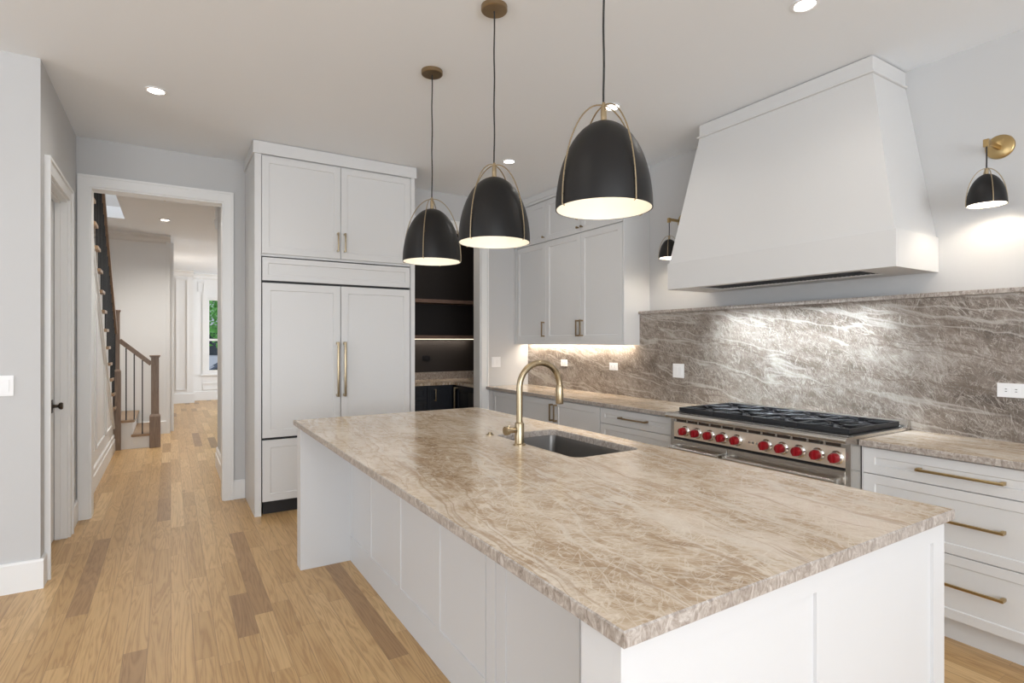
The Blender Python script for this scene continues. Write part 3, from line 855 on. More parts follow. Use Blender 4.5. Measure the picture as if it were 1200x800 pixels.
def drawers(t, y0, y1, rows, mat, hl):
    for z0, z1, hz in rows:
        d = MB().shaker('x-', XF, y0, y1, z0, z1, 0.02, (0.055, 0.055, 0.045, 0.045), 0.006, 0.004).build('drawer', M['cab'], t)
        pull(d, mat, (XF, (y0 + y1) / 2, hz), 'y', (-1, 0, 0), hl)
c3 = base_cab(2.760, 3.598, 'white three-drawer base cabinet just left of the range')
drawers(c3, 2.790, 3.594, ((0.735, 0.862, 0.803), (0.43, 0.731, 0.60), (0.124, 0.426, 0.30)), M['bronze'], 0.30)
c4 = base_cab(0.640, 1.508, 'white three-drawer base cabinet with long brass pulls, right of the range')
drawers(c4, 0.664, 1.503, ((0.735, 0.867, 0.800), (0.428, 0.731, 0.585), (0.124, 0.424, 0.292)), M['brass'], 0.335)
MB().box(XF - 0.001 + 0.0, XF + 0.02, 1.5045, 1.5078, 0.12, 0.87).build('filler', M['cab'], c4)

c = slab('worktop', (3.068, XS - 0.0005, RY1 + 0.004, YF - 0.003), None, CZ - 0.032, CZ, None, M['stone'], M['edge'])
tag(c, 'long stone worktop left of the range, under the wall cabinets', 'worktop', 'stone worktops on the range wall')
c = slab('worktop', (3.068, XS - 0.0005, 0.60, RY0 - 0.004), None, CZ - 0.032, CZ, None, M['stone'], M['edge'])
tag(c, 'stone worktop to the right of the range, above brass-handled drawers', 'worktop', 'stone worktops on the range wall')
# splash and ledge
sp = MB().box(XS, XS + 0.0195, 0.60, YF - 0.002, CZ - 0.03, 1.6685).build('backsplash', M['splash'])
tag(sp, 'tall slab backsplash of grey and brown scratched stone behind the range', 'backsplash')
lg = MB().box(XS - 0.022, XR - 0.001, 0.60, 3.690, 1.669, 1.694, 0.003).build('ledge', M['edge'])
tag(lg, 'thin stone ledge capping the backsplash below the hood', 'ledge')

# wall cabinets
UX = 3.463; UZ0 = 1.388
uc = thing('wall_cabinet', (3.6, 4.62, UZ0), 'white wall cabinet with tall and short doors left of the hood, up to the ceiling', 'cabinet')
mb = MB(); mb.box(UX + 0.021, XS - 0.001, 3.710, YF - 0.002, UZ0 + 0.035, 1.6940); mb.box(UX + 0.021, XR - 0.002, 3.710, YF - 0.002, 1.695, 2.955)
mb.build('body', M['cab'], uc)
mb = MB(); mb.prism([(UX, UZ0), (XS - 0.001, UZ0), (XS - 0.001, 1.6945), (XR - 0.001, 1.6945), (XR - 0.001, 2.955), (UX, 2.955)], 'y', 3.6915, 3.7095)
mb.build('side_panel', M['cab'], uc)
mb = MB(); mb.box(UX, UX + 0.030, 3.710, YF - 0.003, UZ0, 1.4226, 0.0)
mb.build('light_rail', M['cab'], uc)
mb = MB(); mb.prism([(3.6905, 2.9555), (3.6905, 2.98), (3.680, 2.985), (3.680, CEIL - 0.002), (YF - 0.002, CEIL - 0.002), (YF - 0.002, 2.9555)], 'x', UX - 0.004, XR - 0.002)
mb.box(UX - 0.016, UX + 0.01, 3.676, YF - 0.002, 2.985, CEIL - 0.002)
mb.build('crown', M['cab'], uc)
yd = [5.505, 4.907, 4.311, 3.714]
MB().box(UX, UX + 0.02, 5.509, YF - 0.003, 1.423, 2.952).build('filler', M['cab'], uc)
for i in range(3):
    a1, a0 = yd[i] - 0.002, yd[i + 1] + 0.002
    d = MB().shaker('x-', UX, a0, a1, 1.423, 2.498, 0.02, 0.06, 0.006, 0.004).build('door', M['cab'], uc)
    hy = a0 + 0.030 if i != 2 else a1 - 0.030
    pull(d, M['bronze'], (UX, hy, 1.553), 'z', (-1, 0, 0), 0.165)
    d = MB().shaker('x-', UX, a0, a1, 2.506, 2.950, 0.02, 0.06, 0.006, 0.004).build('upper_door', M['cab'], uc)
    kn = MB().lathe([(0.0, 0), (0.006, 0), (0.006, 0.018), (0.012, 0.02), (0.0125, 0.032), (0.0, 0.033)], (UX, hy, 2.555), (-1, 0, 0), 16)
    kn.build('knob', M['bronze'], d, smooth=True)
MB().box(3.60, 3.618, 3.72, YF - 0.05, UZ0 + 0.022, UZ0 + 0.0345).build('led_strip', M['led'], uc)
area('under_cabinet_light', (3.600, 4.63, UZ0 + 0.018), (0.35, 0, -1), 1.75, 0.03, 7, WARM)

# hood
hd = thing('range_hood', (3.5, 2.217, 1.82), 'large tapered white plaster range hood above the cooker', 'range hood')
hx, hy0, hy1 = 3.275, 1.424, 3.010
mb = MB()
mb.box(hx, hx + 0.02, hy0, hy1, 1.820, 2.022, 0.002)
mb.box(hx + 0.02, XR - 0.001, hy0, hy0 + 0.02, 1.820, 2.022, 0.0)
mb.box(hx + 0.02, XR - 0.001, hy1 - 0.02, hy1, 1.820, 2.022, 0.0)
mb.box(hx + 0.02, XR - 0.001, hy0 + 0.02, hy1 - 0.02, 2.0, 2.022)
mb.box(hx + 0.02, hx + 0.08, hy0 + 0.02, hy1 - 0.02, 1.822, 1.832)
mb.box(XR - 0.16, XR - 0.002, hy0 + 0.02, hy1 - 0.02, 1.822, 1.832)
mb.box(hx + 0.08, XR - 0.16, hy0 + 0.02, hy0 + 0.22, 1.822, 1.832)
mb.box(hx + 0.08, XR - 0.16, hy1 - 0.22, hy1 - 0.02, 1.822, 1.832)
mb.build('band', M['hood'], hd)
mb = MB()
bot = [(hx + 0.010, hy0 + 0.010, 2.0225), (XR - 0.001, hy0 + 0.010, 2.0225), (XR - 0.001, hy1 - 0.010, 2.0225), (hx + 0.010, hy1 - 0.010, 2.0225)]
top = [(3.388, 1.592, 2.945), (XR - 0.001, 1.592, 2.945), (XR - 0.001, 2.800, 2.945), (3.388, 2.800, 2.945)]
mb.v += bot + top
for i in range(4): mb.face((i, (i + 1) % 4, 4 + (i + 1) % 4, 4 + i))
mb.face((3, 2, 1, 0)); mb.face((4, 5, 6, 7))
mb.build('canopy', M['hood'], hd)
MB().box(3.388, XR - 0.001, 1.592, 2.800, 2.960, CEIL - 0.006, 0.0).build('collar', M['hood'], hd)
MB().box(3.374, XR - 0.001, 1.578, 2.814, 2.9455, 2.9595, 0.006).build('moulding', M['hood'], hd)
mb = MB()
mb.box(hx + 0.083, XR - 0.163, hy0 + 0.222, hy1 - 0.222, 1.850, 1.858)
for k in range(40):
    y = hy0 + 0.235 + k * (hy1 - hy0 - 0.49) / 39
    mb.box(hx + 0.085, XR - 0.165, y, y + 0.014, 1.828, 1.849)
mb.build('baffle_filter', M['iron'], hd)

for y in (1.78, 2.217, 2.65):
    MB().lathe([(0.0, -0.004), (0.022, -0.004), (0.026, 0.0), (0.0, 0.0)], (3.47, y, 1.849), seg=20).build('lamp', M['can_cool'], hd, smooth=True)
area('hood_lights', (3.47, 2.217, 1.815), (0.16, 0, -1), 1.15, 0.05, HOOD_POWER, COOL, math.radians(82))
# range
rg = thing('gas_range', (3.33, (RY0 + RY1) / 2, 0), 'wide stainless gas range with ten red knobs and black iron grates', 'range')
rx = 3.0
mb = MB(); mb.box(rx + 0.005, XS - 0.002, RY0, RY1, 0.09, 0.900)
mb.build('body', M['steel'], rg)
for x, y in ((3.09, RY0 + 0.05), (3.09, RY1 - 0.05), (3.6, RY0 + 0.05), (3.6, RY1 - 0.05)): MB().cyl((x, y, 0), (x, y, 0.09), 0.02).build('foot', M['steel'], rg, smooth=True)
MB().box(rx + 0.06, rx + 0.075, RY0 + 0.01, RY1 - 0.01, 0.01, 0.0895).build('toe_kick', M['steel'], rg)
mb = MB(); mb.prism([(rx + 0.04, 0.925), (2.955, 0.925), (2.943, 0.918), (2.940, 0.908), (2.943, 0.896), (2.952, 0.890), (rx + 0.04, 0.889)], 'y', RY0 - 0.003, RY1 + 0.003)
mb.build('bullnose', M['steel'], rg, smooth=False)
MB().box(rx, XS - 0.003, RY0, RY1, 0.9005, 0.926, 0.002).build('cooktop', M['steel'], rg)
for a0, a1 in ((RY0 + 0.0005, RY0 + 0.0275), (RY1 - 0.0275, RY1 - 0.0005)): MB().box(rx - 0.003, rx + 0.0045, a0, a1, 0.10, 0.8885, 0.001).build('side_trim', M['steel'], rg)
MB().box(rx + 0.045, XS - 0.05, RY0 + 0.02, RY1 - 0.02, 0.9262, 0.929).build('burner_tray', M['enamel'], rg)
mb = MB(); mb.prism([(XS - 0.045, 0.9262), (XS - 0.002, 0.9262), (XS - 0.002, 0.962), (XS - 0.03, 0.962)], 'y', RY0, RY1)
mb.build('back_trim', M['steel'], rg)
pn = MB().box(rx - 0.003, rx + 0.0045, RY0 + 0.028, RY1 - 0.028, 0.758, 0.8615, 0.001).build('control_panel', M['steel_panel'], rg)
vb = MB().box(rx + 0.0, rx + 0.0047, RY0 + 0.0285, RY1 - 0.0285, 0.862, 0.8885).build('vent_strip', M['steel'], rg)
mb = MB()
for k in range(12):
    a0 = RY0 + 0.045 + k * (RY1 - RY0 - 0.09) / 12
    mb.box(rx - 0.0012, rx - 0.0001, a0 + 0.007, a0 + (RY1 - RY0 - 0.09) / 12 - 0.007, 0.865, 0.884)
mb.build('vent_slots', M['slotbrown'], vb)['kind'] = 'stuff'
MB().box(rx + 0.001, rx + 0.0048, RY0 + 0.03, RY1 - 0.03, 0.742, 0.7575).build('shadow_gap', M['enamel'], rg)
for ky in (2.588, 2.486, 2.384, 2.284, 2.182, 1.984, 1.884, 1.784, 1.680, 1.580):
    z = 0.808
    kb_ = MB().lathe([(0.0, 0.0), (0.033, 0.0), (0.036, 0.004), (0.036, 0.010), (0.030, 0.016), (0.029, 0.028), (0.0, 0.028)], (rx - 0.003, ky, z), (-1, 0, 0), 28).build('knob', M['chrome'], rg, smooth=True)
    kk = MB().lathe([(0.0, 0.0), (0.026, 0.0), (0.026, 0.022), (0.022, 0.030), (0.0, 0.031)], (rx - 0.031, ky, z), (-1, 0, 0), 24)
    kk.box(rx - 0.072, rx - 0.058, ky - 0.006, ky + 0.006, z - 0.022, z + 0.022, 0.002)
    kk.build('grip', M['red'], kb_, smooth=True)['label'] = 'red grip'
mb = MB()
for ky in (2.100, 2.075, 2.050): mb.lathe([(0.0, 0.0), (0.007, 0.0), (0.007, 0.006), (0.0, 0.007)], (rx - 0.003, ky, 0.808), (-1, 0, 0), 12)
mb.build('indicator', M['chrome'], rg, smooth=True)
# two oven doors
ysp = 2.262
for a0, a1 in ((RY0 + 0.028, ysp - 0.003), (ysp + 0.003, RY1 - 0.028)):
    d = MB().shaker('x-', rx - 0.004, a0, a1, 0.20, 0.740, 0.03, (0.09, 0.09, 0.12, 0.16), 0.004, 0.004).build('oven_door', M['steel'], rg)
    MB().box(rx - 0.002, rx + 0.0, a0 + 0.10, a1 - 0.10, 0.33, 0.57).build('glass', M['enamel'], d)
    h = MB(); zz = 0.690
    h.cyl((rx - 0.062, a0 + 0.02, zz), (rx - 0.062, a1 - 0.02, zz), 0.0135)
    h.box(rx - 0.072, rx - 0.003, a0 + 0.010, a0 + 0.034, zz - 0.016, zz + 0.016, 0.003); h.box(rx - 0.072, rx - 0.003, a1 - 0.034, a1 - 0.010, zz - 0.016, zz + 0.016, 0.003)
    h.build('handle', M['steel'], d, smooth=True)
MB().box(rx + 0.0, rx + 0.0048, RY0 + 0.03, RY1 - 0.03, 0.10, 0.19).build('kick_panel', M['steel'], rg)
# grates and burners
gx0, gx1 = 3.045, 3.590
gy0, gy1 = RY0 + 0.030, RY1 - 0.030
ng = 4; gw = (gy1 - gy0) / ng
for g_ in range(ng):
    a0 = gy0 + g_ * gw + 0.0015; a1 = gy0 + (g_ + 1) * gw - 0.0015
    zt_, zb_ = 0.958, 0.930
    mb = MB(); t = 0.012
    mb.box(gx0, gx0 + t, a0, a1, zb_, zt_, 0.002); mb.box(gx1 - t, gx1, a0, a1, zb_, zt_, 0.002)
    mb.box(gx0 + t, gx1 - t, a0, a0 + t, zb_, zt_, 0.002); mb.box(gx0 + t, gx1 - t, a1 - t, a1, zb_, zt_, 0.002)
    xm_ = (gx0 + gx1) / 2
    mb.box(xm_ - t / 2, xm_ + t / 2, a0 + t, a1 - t, zb_ + 0.008, zt_, 0.002)
    yc = (a0 + a1) / 2
    for bxc in ((gx0 + xm_) / 2, (gx1 + xm_) / 2):
        hx_ = (gx1 - gx0) / 4; hy_ = (a1 - a0) / 2
        for ax_, ay_ in ((-1, -1), (-1, 1), (1, -1), (1, 1)):
            p0 = (bxc + ax_ * (hx_ - 0.004), yc + ay_ * (hy_ - 0.006), zt_ - 0.007)
            p1 = (bxc + ax_ * 0.030, yc + ay_ * 0.030, zt_ - 0.004)
            mb.tube([p0, p1], [0.0065, 0.0055], 6)
        for s in (-1, 1):
            mb.box(bxc - 0.005, bxc + 0.005, yc + s * 0.035, yc + s * (hy_ - 0.008), zt_ - 0.016, zt_, 0.001)
            mb.box(bxc + s * 0.035, bxc + s * (hx_ - 0.006), yc - 0.005, yc + 0.005, zt_ - 0.016, zt_, 0.001)
    mb.build('grate', M['iron'], rg)
    for bxc in ((gx0 + xm_) / 2, (gx1 + xm_) / 2):
        MB().lathe([(0.055, 0.0), (0.055, 0.006), (0.042, 0.010), (0.042, 0.014), (0.036, 0.017), (0.0, 0.017)], (bxc, yc, 0.929), seg=24).build('burner', M['iron'], rg, smooth=True)

# ================================================================== LAMPS
def dome(mb, c, R, Hd, th=0.004, inner=False, seg=48):
    prof = []
    n = 22
    for k in range(n + 1):
        t = k / n * PI / 2
        prof.append((R * math.sin(t) ** 0.97 if t > 0 else 0.0, Hd * (math.cos(t) if k < n else 0)))
    return prof
def shade(parent, c, R, Hd, seg=48):
    prof = dome(None, c, R, Hd)
    o = MB().lathe(prof + [(R - 0.003, 0.0)], c, seg=seg).build('lamp_shade', M['black_shade'], parent, smooth=True)
    inn = [((r - 0.004) if r > 0.006 else 0.0, h - 0.004 if h > 0.004 else 0.0005) for r, h in prof]
    i_ = MB().lathe(inn, c, seg=seg).build('lining', M['white_inner'], o, smooth=True)
    i_['label'] = 'white inside of the shade'
    return o
def hoops(parent, c, R, Hd, topz, mat, rr, ang, ratio=1.0):
    """two crossing rod arches that spring from the rim and meet above the dome"""
    c = Vector(c)
    for q in (0, 1):
        a = ang + q * PI / 2
        d = Vector((math.cos(a), math.sin(a), 0))
        pts = []
        n = 36
        for k in range(n + 1):
            t = -PI / 2 + PI * k / n
            s = math.sin(t); co = max(math.cos(t), 0)
            r_ = (R + 0.0035) * (abs(s) ** 0.97) * (1 if s >= 0 else -1)
            h_ = (topz) * (co ** 0.97)
            pts.append(tuple(c + d * r_ + Vector((0, 0, h_))))
        # little hook under the rim
        pts = [tuple(Vector(pts[0]) + d * 0.010 + Vector((0, 0, -0.003)))] + pts + [tuple(Vector(pts[-1]) - d * 0.010 + Vector((0, 0, -0.003)))]
        MB().tube(pts, rr, 8).build('hoop', mat, parent, smooth=True)
PZ = 1.90
def pendant(y, label, ang):
    x = 1.34
    t = thing('pendant_lamp', (x, y, CEIL), label, 'pendant lamp', 'black dome pendants above the island')
    MB().lathe([(0.0, -0.024), (0.060, -0.024), (0.064, -0.020), (0.064, -0.001), (0.0, -0.001)], (x, y, CEIL), seg=36).build('canopy', M['bronze'], t, smooth=True)
    pts = [(x + 0.0015 * math.sin(k * 1.1), y, CEIL - 0.024 - k * (CEIL - 0.024 - 2.285) / 16) for k in range(17)]
    MB().tube(pts, 0.0038, 8).build('cord', M['cord'], t, smooth=True)
    MB().lathe([(0.0, 0), (0.011, 0), (0.011, 0.05), (0.007, 0.062), (0.006, 0.075), (0.0, 0.075)], (x, y, 2.213), seg=16).build('socket', M['champagne'], t, smooth=True)
    shade(t, (x, y, PZ), 0.175, 0.318)
    hoops(t, (x, y, PZ), 0.175, 0.318, 0.378, M['champagne'], 0.0028, ang)
    MB().lathe([(0.0, -0.055), (0.018, -0.048), (0.030, -0.025), (0.032, 0.0), (0.022, 0.028), (0.014, 0.045), (0.014, 0.085), (0.0, 0.085)], (x, y, PZ + 0.19), seg=20).build('bulb', M['bulb'], t, smooth=True)
    point('pendant_light', (x, y, PZ + 0.105), SHADE_POWER, WARM, 0.035)
pendant(3.087, 'black dome pendant with brass hoops, farthest of the three, by the refrigerator', math.radians(50))
pendant(2.334, 'black dome pendant with brass hoops, middle one above the island', math.radians(22))
pendant(1.535, 'black dome pendant with brass hoops, nearest and largest in view', math.radians(-4))

def sconce(y, label):
    z = 2.462; xa = 3.600
    t = thing('wall_sconce', (XR, y, z), label, 'wall lamp', 'brass and black sconces beside the hood')
    MB().lathe([(0.0, 0.014), (0.056, 0.014), (0.062, 0.010), (0.064, 0.0), (0.0, 0.0)], (XR - 0.0005, y, z), (-1, 0, 0), 36).build('wall_plate', M['brass'], t, smooth=True)
    MB().box(xa - 0.010, XR - 0.013, y - 0.008, y + 0.008, z - 0.018, z + 0.004, 0.002).build('arm', M['brass'], t)
    MB().box(xa - 0.012, xa + 0.010, y - 0.012, y + 0.012, z - 0.034, z + 0.006, 0.003).build('arm_tip', M['brass'], t)
    MB().tube([(xa, y, z - 0.03), (xa + 0.002, y, z - 0.08), (xa, y, z - 0.145)], 0.0035, 8).build('cord', M['cord'], t, smooth=True)
    base = 2.128
    MB().lathe([(0.0, 0), (0.009, 0), (0.009, 0.03), (0.0, 0.03)], (xa, y, base + 0.158), seg=14).build('socket', M['champagne'], t, smooth=True)
    shade(t, (xa, y, base), 0.084, 0.160, 36)
    hoops(t, (xa, y, base), 0.084, 0.16, 0.19, M['champagne'], 0.0022, math.radians(35))
    MB().lathe([(0.0, -0.03), (0.014, -0.022), (0.018, 0.0), (0.012, 0.02), (0.009, 0.05), (0.0, 0.05)], (xa, y, base + 0.085), seg=16).build('bulb', M['bulb'], t, smooth=True)
    point('sconce_light', (xa, y, base + 0.045), SCONCE_POWER, WARM, 0.02)
sconce(1.145, 'brass and black sconce right of the hood with round back plate in view')
sconce(3.290, 'black sconce left of the hood, half hidden behind the tapered canopy')

def downlight(x, y, z, label, group, power):
    t = thing('recessed_light', (x, y, z), label, 'ceiling light', group)
    MB().lathe([(0.062, 0.001), (0.064, -0.004), (0.050, -0.006), (0.044, -0.002), (0.044, 0.001)], (x, y, z - 0.001), seg=32).build('trim_ring', M['plastic'], t, smooth=True)
    MB().lathe([(0.0, -0.0025), (0.0445, -0.0025), (0.0445, -0.0005), (0.0, -0.0005)], (x, y, z - 0.001), seg=32).build('lens', M['can'], t, smooth=True)
    spot('recessed_light_glow', (x, y, z - 0.012), power, SOFT, 150, 0.05, 0.8)
G = 'recessed lights in the kitchen ceiling'
downlight(-0.081, 4.270, CEIL, 'round recessed ceiling light over the walkway in front of the hall opening', G, CAN_POWER)
downlight(2.605, 4.270, CEIL, 'round recessed ceiling light seen between two pendants, near the wall cabinet', G, CAN_POWER)
downlight(2.610, 2.900, CEIL, 'round recessed ceiling light seen behind the hoop of the nearest pendant', G, CAN_POWER)
downlight(2.610, 1.530, CEIL, 'round recessed ceiling light at the top edge of the photo, in front of the hood', G, CAN_POWER)
for k, (x, y) in enumerate(((-0.081, 2.9), (-0.081, 1.53), (-0.081, -0.3), (2.61, -0.3), (-2.8, 1.5))):
    spot('unseen_ceiling_spot', (x, y, CEIL - 0.012), CAN_POWER, SOFT, 150, 0.05, 0.8)  # spots without fittings out of view, added for the kitchen's light
downlight(-0.069, 8.75, CEIL, 'round recessed ceiling light in the hall beyond the cased opening', None, HALL_POWER)
point('front_room_added_fill', (0.1, 12.6, 2.3), 7, WARM, 0.1)  # added fill without a fitting, brightens the room beyond the hall
spot('unseen_ceiling_spot', (-0.069, 6.2, CEIL - 0.012), 40, SOFT, 150, 0.05, 0.8)  # unseen spot behind the header, added to brighten the hall

# brass ceiling fixture in the hall
bf = thing('hall_ceiling_fixture', (-0.058, 7.38, CEIL), 'brass round ceiling plate just inside the top of the hall opening', 'ceiling fixture')
MB().lathe([(0.0, -0.028), (0.05, -0.028), (0.075, -0.018), (0.08, -0.001), (0.0, -0.001)], (-0.058, 7.38, CEIL), seg=32).build('plate', M['brass'], bf, smooth=True)
MB().lathe([(0.0, -0.014), (0.012, -0.012), (0.014, 0), (0.0, 0)], (-0.058, 7.38, CEIL - 0.028), seg=16).build('finial', M['brass'], bf, smooth=True)

# ================================================================== SWITCHES AND OUTLETS
def plate(name, label, cat, face, c, wd, ht, kind, mat=None, group=None):
    """c: centre on the wall face; face 'x-' or 'y-'"""
    mat = mat or M['plastic']
    t = thing(name, c, label, cat, group)
    def bx_(a0, a1, z0, z1, d0, d1, bev=0.0):
        m_ = MB()
        if face == 'x-': m_.box(c[0] - d1, c[0] - d0, c[1] + a0, c[1] + a1, c[2] + z0, c[2] + z1, bev)
        else: m_.box(c[0] + a0, c[0] + a1, c[1] - d1, c[1] - d0, c[2] + z0, c[2] + z1, bev)
        return m_
    bx_(-wd / 2, wd / 2, -ht / 2, ht / 2, 0.0005, 0.006, 0.0015).build('cover_plate', mat, t)
    if kind[0] == 'rocker':
        n = kind[1]
        for k in range(n):
            a = (k - (n - 1) / 2) * 0.046
            bx_(a - 0.0165, a + 0.0165, -0.033, 0.033, 0.0055, 0.0095, 0.0012).build('switch', mat, t)
    else:
        m_ = MB(); sl_ = MB()
        for k in (-1, 1):
            if wd > ht:
                a = k * 0.020
                q = bx_(a - 0.015, a + 0.015, -0.015, 0.015, 0.0055, 0.008, 0.001); m_.v, m_.f, m_.mi = merge(m_, q)
                for s in (-0.006, 0.006):
                    q = bx_(a - 0.004, a + 0.005, s - 0.0014, s + 0.0014, 0.008, 0.0085); sl_.v, sl_.f, sl_.mi = merge(sl_, q)
            else:
                b = k * 0.020
                q = bx_(-0.015, 0.015, b - 0.015, b + 0.015, 0.0055, 0.008, 0.001); m_.v, m_.f, m_.mi = merge(m_, q)
                for s in (-0.006, 0.006):
                    q = bx_(s - 0.0014, s + 0.0014, b - 0.004, b + 0.005, 0.008, 0.0085); sl_.v, sl_.f, sl_.mi = merge(sl_, q)
        r_ = m_.build('receptacle', mat, t)
        sl_.build('slots', M['slot'], r_)
    return t
def merge(a, b):
    n = len(a.v)
    return a.v + b.v, a.f + [tuple(i + n for i in f) for f in b.f], a.mi + b.mi
plate('outlet', 'white outlet on the stone backsplash directly behind the faucet arch', 'outlet', 'x-', (XS, 4.83, 1.187), 0.115, 0.072, ('outlet',), group='outlets on the stone backsplash')
plate('outlet', 'white outlet on the backsplash below the middle of the wall cabinet', 'outlet', 'x-', (XS, 4.04, 1.178), 0.115, 0.072, ('outlet',), group='outlets on the stone backsplash')
plate('wall_switch', 'white double switch plate on the backsplash just left of the range', 'switch', 'x-', (XS, 3.235, 1.173), 0.118, 0.118, ('rocker', 2))
plate('outlet', 'white sideways outlet on the backsplash at the right edge of the photo', 'outlet', 'x-', (XS, 1.060, 1.170), 0.115, 0.072, ('outlet',), group='outlets on the stone backsplash')
plate('wall_switch', 'white double switch plate on the painted wall beside the pantry opening', 'switch', 'y-', (3.212, YF, 1.182), 0.118, 0.118, ('rocker', 2))
plate('wall_switch', 'white double rocker switch on the wall end at the left edge of the photo', 'switch', 'y-', (-0.813, YP, 1.171), 0.116, 0.116, ('rocker', 2))

# ================================================================== PANTRY CONTENTS
pc = thing('pantry_cabinet', (2.27, 6.65, 0), 'dark navy base cabinet along the back of the pantry', 'cabinet')
PF = 6.355
MB().box(1.505, 3.045, PF + 0.021, 6.948, 0.10, 0.874).build('body', M['navy'], pc)
MB().box(1.505, 3.045, PF + 0.08, PF + 0.10, 0.0, 0.0995).build('toe_kick', M['navy'], pc)
for a0, a1, z0, z1 in ((1.51, 2.10, 0.11, 0.864), (2.104, 2.690, 0.70, 0.864), (2.104, 2.690, 0.40, 0.696), (2.104, 2.690, 0.11, 0.396), (2.694, 3.04, 0.11, 0.864)):
    d = MB().shaker('y-', PF, a0, a1, z0, z1, 0.02, 0.045, 0.006, 0.004).build('door' if z1 - z0 > 0.5 else 'drawer', M['navy'], pc)
    if a0 == 2.694: pull(d, M['champagne'], (2.795, PF, 0.755), 'z', (0, -1, 0), 0.15)
wf_ = thing('beverage_cooler', (3.3, 6.1, 0), 'dark panelled undercounter cooler with upright metal bar handle in the pantry', 'cooler')
MB().box(3.085, 3.67, T1 + 0.01, 6.35, 0.10, 0.872).build('body', M['navy'], wf_)
MB().box(3.14, 3.16, T1 + 0.01, 6.35, 0.0, 0.099).build('toe_kick', M['kick'], wf_)
d = MB().shaker('x-', 3.065, 5.72, 6.31, 0.11, 0.864, 0.018, 0.06, 0.006, 0.004).build('door', M['navy'], wf_)
pull(d, M['champagne'], (3.065, 6.255, 0.62), 'z', (-1, 0, 0), 0.46, bar=0.008, stand=0.04)
MB().box(3.064, 3.0665, 5.80, 5.97, 0.55, 0.80).build('glass', M['sink'], d)
c = MB(); c.prism([(1.503, PF - 0.025), (3.035, PF - 0.025), (3.035, T1 + 0.006), (3.677, T1 + 0.006), (3.677, 6.947), (1.503, 6.947)], 'z', 0.876, CZ)
pw = c.build('pantry_worktop', M['stone'])
tag(pw, 'L-shaped stone worktop lit by warm light inside the dark pantry', 'worktop')
MB().box(1.503, 3.677, 6.925, 6.946, CZ, CZ + 0.10).build('upstand', M['edge'], pw)
for z, lab in ((1.455, 'lower brown pantry shelf with a lit strip beneath it'), (1.925, 'upper brown shelf across the dark pantry wall')):
    sh_ = MB().box(1.503, 3.677, 6.66, 6.948, z, z + 0.045, 0.002).build('pantry_shelf', M['shelfwood'])
    tag(sh_, lab, 'shelf', 'shelves in the dark pantry')
    if z < 1.5:
        MB().box(1.55, 3.64, 6.915, 6.927, z - 0.006, z - 0.0005).build('led_strip', M['led'], sh_)
area('pantry_shelf_light', (2.6, 6.88, 1.444), (0, 0.15, -1), 1.9, 0.02, 2.4, WARM)
plate('outlet', 'black outlet on the dark wall under the lit pantry shelf', 'outlet', 'y-', (2.93, 6.95, 1.195), 0.115, 0.072, ('outlet',), mat=M['enamel'])
point('pantry_upper_light', (2.5, 6.2, 2.8), 6, WARM, 0.06)  # bare point light high in the pantry, no fitting

# ================================================================== STAIRS
st = thing('staircase', (-0.6, 8.9, 0), 'wooden staircase with black balusters rising along the left side of the hall', 'staircase')
# first two steps, open toward the hall, then the flight turns toward the kitchen
mb = MB(); mb.box(-0.43, -0.215, 8.87, 10.06, 0, 0.158); mb.box(-0.63, -0.4305, 8.87, 10.06, 0, 0.352); mb.box(-1.67, -0.6305, 8.92, 10.06, 0, 0.352)
mb.build('riser', M['trim'], st)
MB().box(-0.445, -0.195, 8.845, 10.065, 0.1585, 0.190, 0.004).build('tread', M['tread'], st)
MB().box(-1.67, -0.405, 8.845, 10.065, 0.3525, 0.384, 0.004).build('tread', M['tread'], st)
for k in range(1, NST + 1):
    y, z = NOSE(k)
    a0 = max(y - 0.25, T1 + 0.002)
    MB().box(-1.67, -0.598, a0, y, z - 0.0345, z, 0.006).build('tread', M['tread'], st)
    MB().box(-1.67, XSW - 0.101, y - 0.05, y - 0.03, z - 0.23, z - 0.035).build('riser', M['trim'], st)
def newel(x, y, wb, zb, ws, zt_, cap, name='newel_post'):
    m_ = MB(); m_.box(x - wb, x + wb, y - wb, y + wb, 0, zb, 0.004)
    n = len(m_.v)
    loft(m_, [[(x + sx * a, y + sy * a, zz) for sx, sy in ((-1, -1), (1, -1), (1, 1), (-1, 1))] for a, zz in ((wb, zb), (ws, zb + 0.03), (ws, zt_))])
    m_.box(x - cap, x + cap, y - cap, y + cap, zt_ + 0.012, zt_ + 0.032, 0.006); m_.box(x - (ws + cap) / 2, x + (ws + cap) / 2, y - (ws + cap) / 2, y + (ws + cap) / 2, zt_, zt_ + 0.012)
    return m_.build(name, M['stainedoak'], st)
newel(-0.180, 8.862, 0.063, 0.42, 0.045, 1.205, 0.062)
newel(-0.598, 8.862, 0.043, 1.03, 0.030, 1.80, 0.042)
hr = MB(); bar = []
def beam(mb, p0, p1, w_, h_):
    p0 = Vector(p0); p1 = Vector(p1); d = (p1 - p0).normalized(); s = d.cross(Vector((0, 0, 1))).normalized() * w_ / 2; u = s.cross(d).normalized() * h_ / 2
    n = len(mb.v)
    for p in (p0, p1):
        for a, b in ((-1, -1), (1, -1), (1, 1), (-1, 1)): mb.v.append(tuple(p + s * a + u * b))
    for q in ((0, 1, 2, 3), (7, 6, 5, 4), (0, 4, 5, 1), (1, 5, 6, 2), (2, 6, 7, 3), (3, 7, 4, 0)): mb.face([n + i for i in q])
beam(hr, (-0.222, 8.862, 1.118), (-0.572, 8.862, 1.435), 0.055, 0.055)
hr.build('handrail', M['stainedoak'], st)
hr = MB(); xr_ = -0.620
rail = lambda y: 0.38 + (9.11 - y) * sl + 0.93
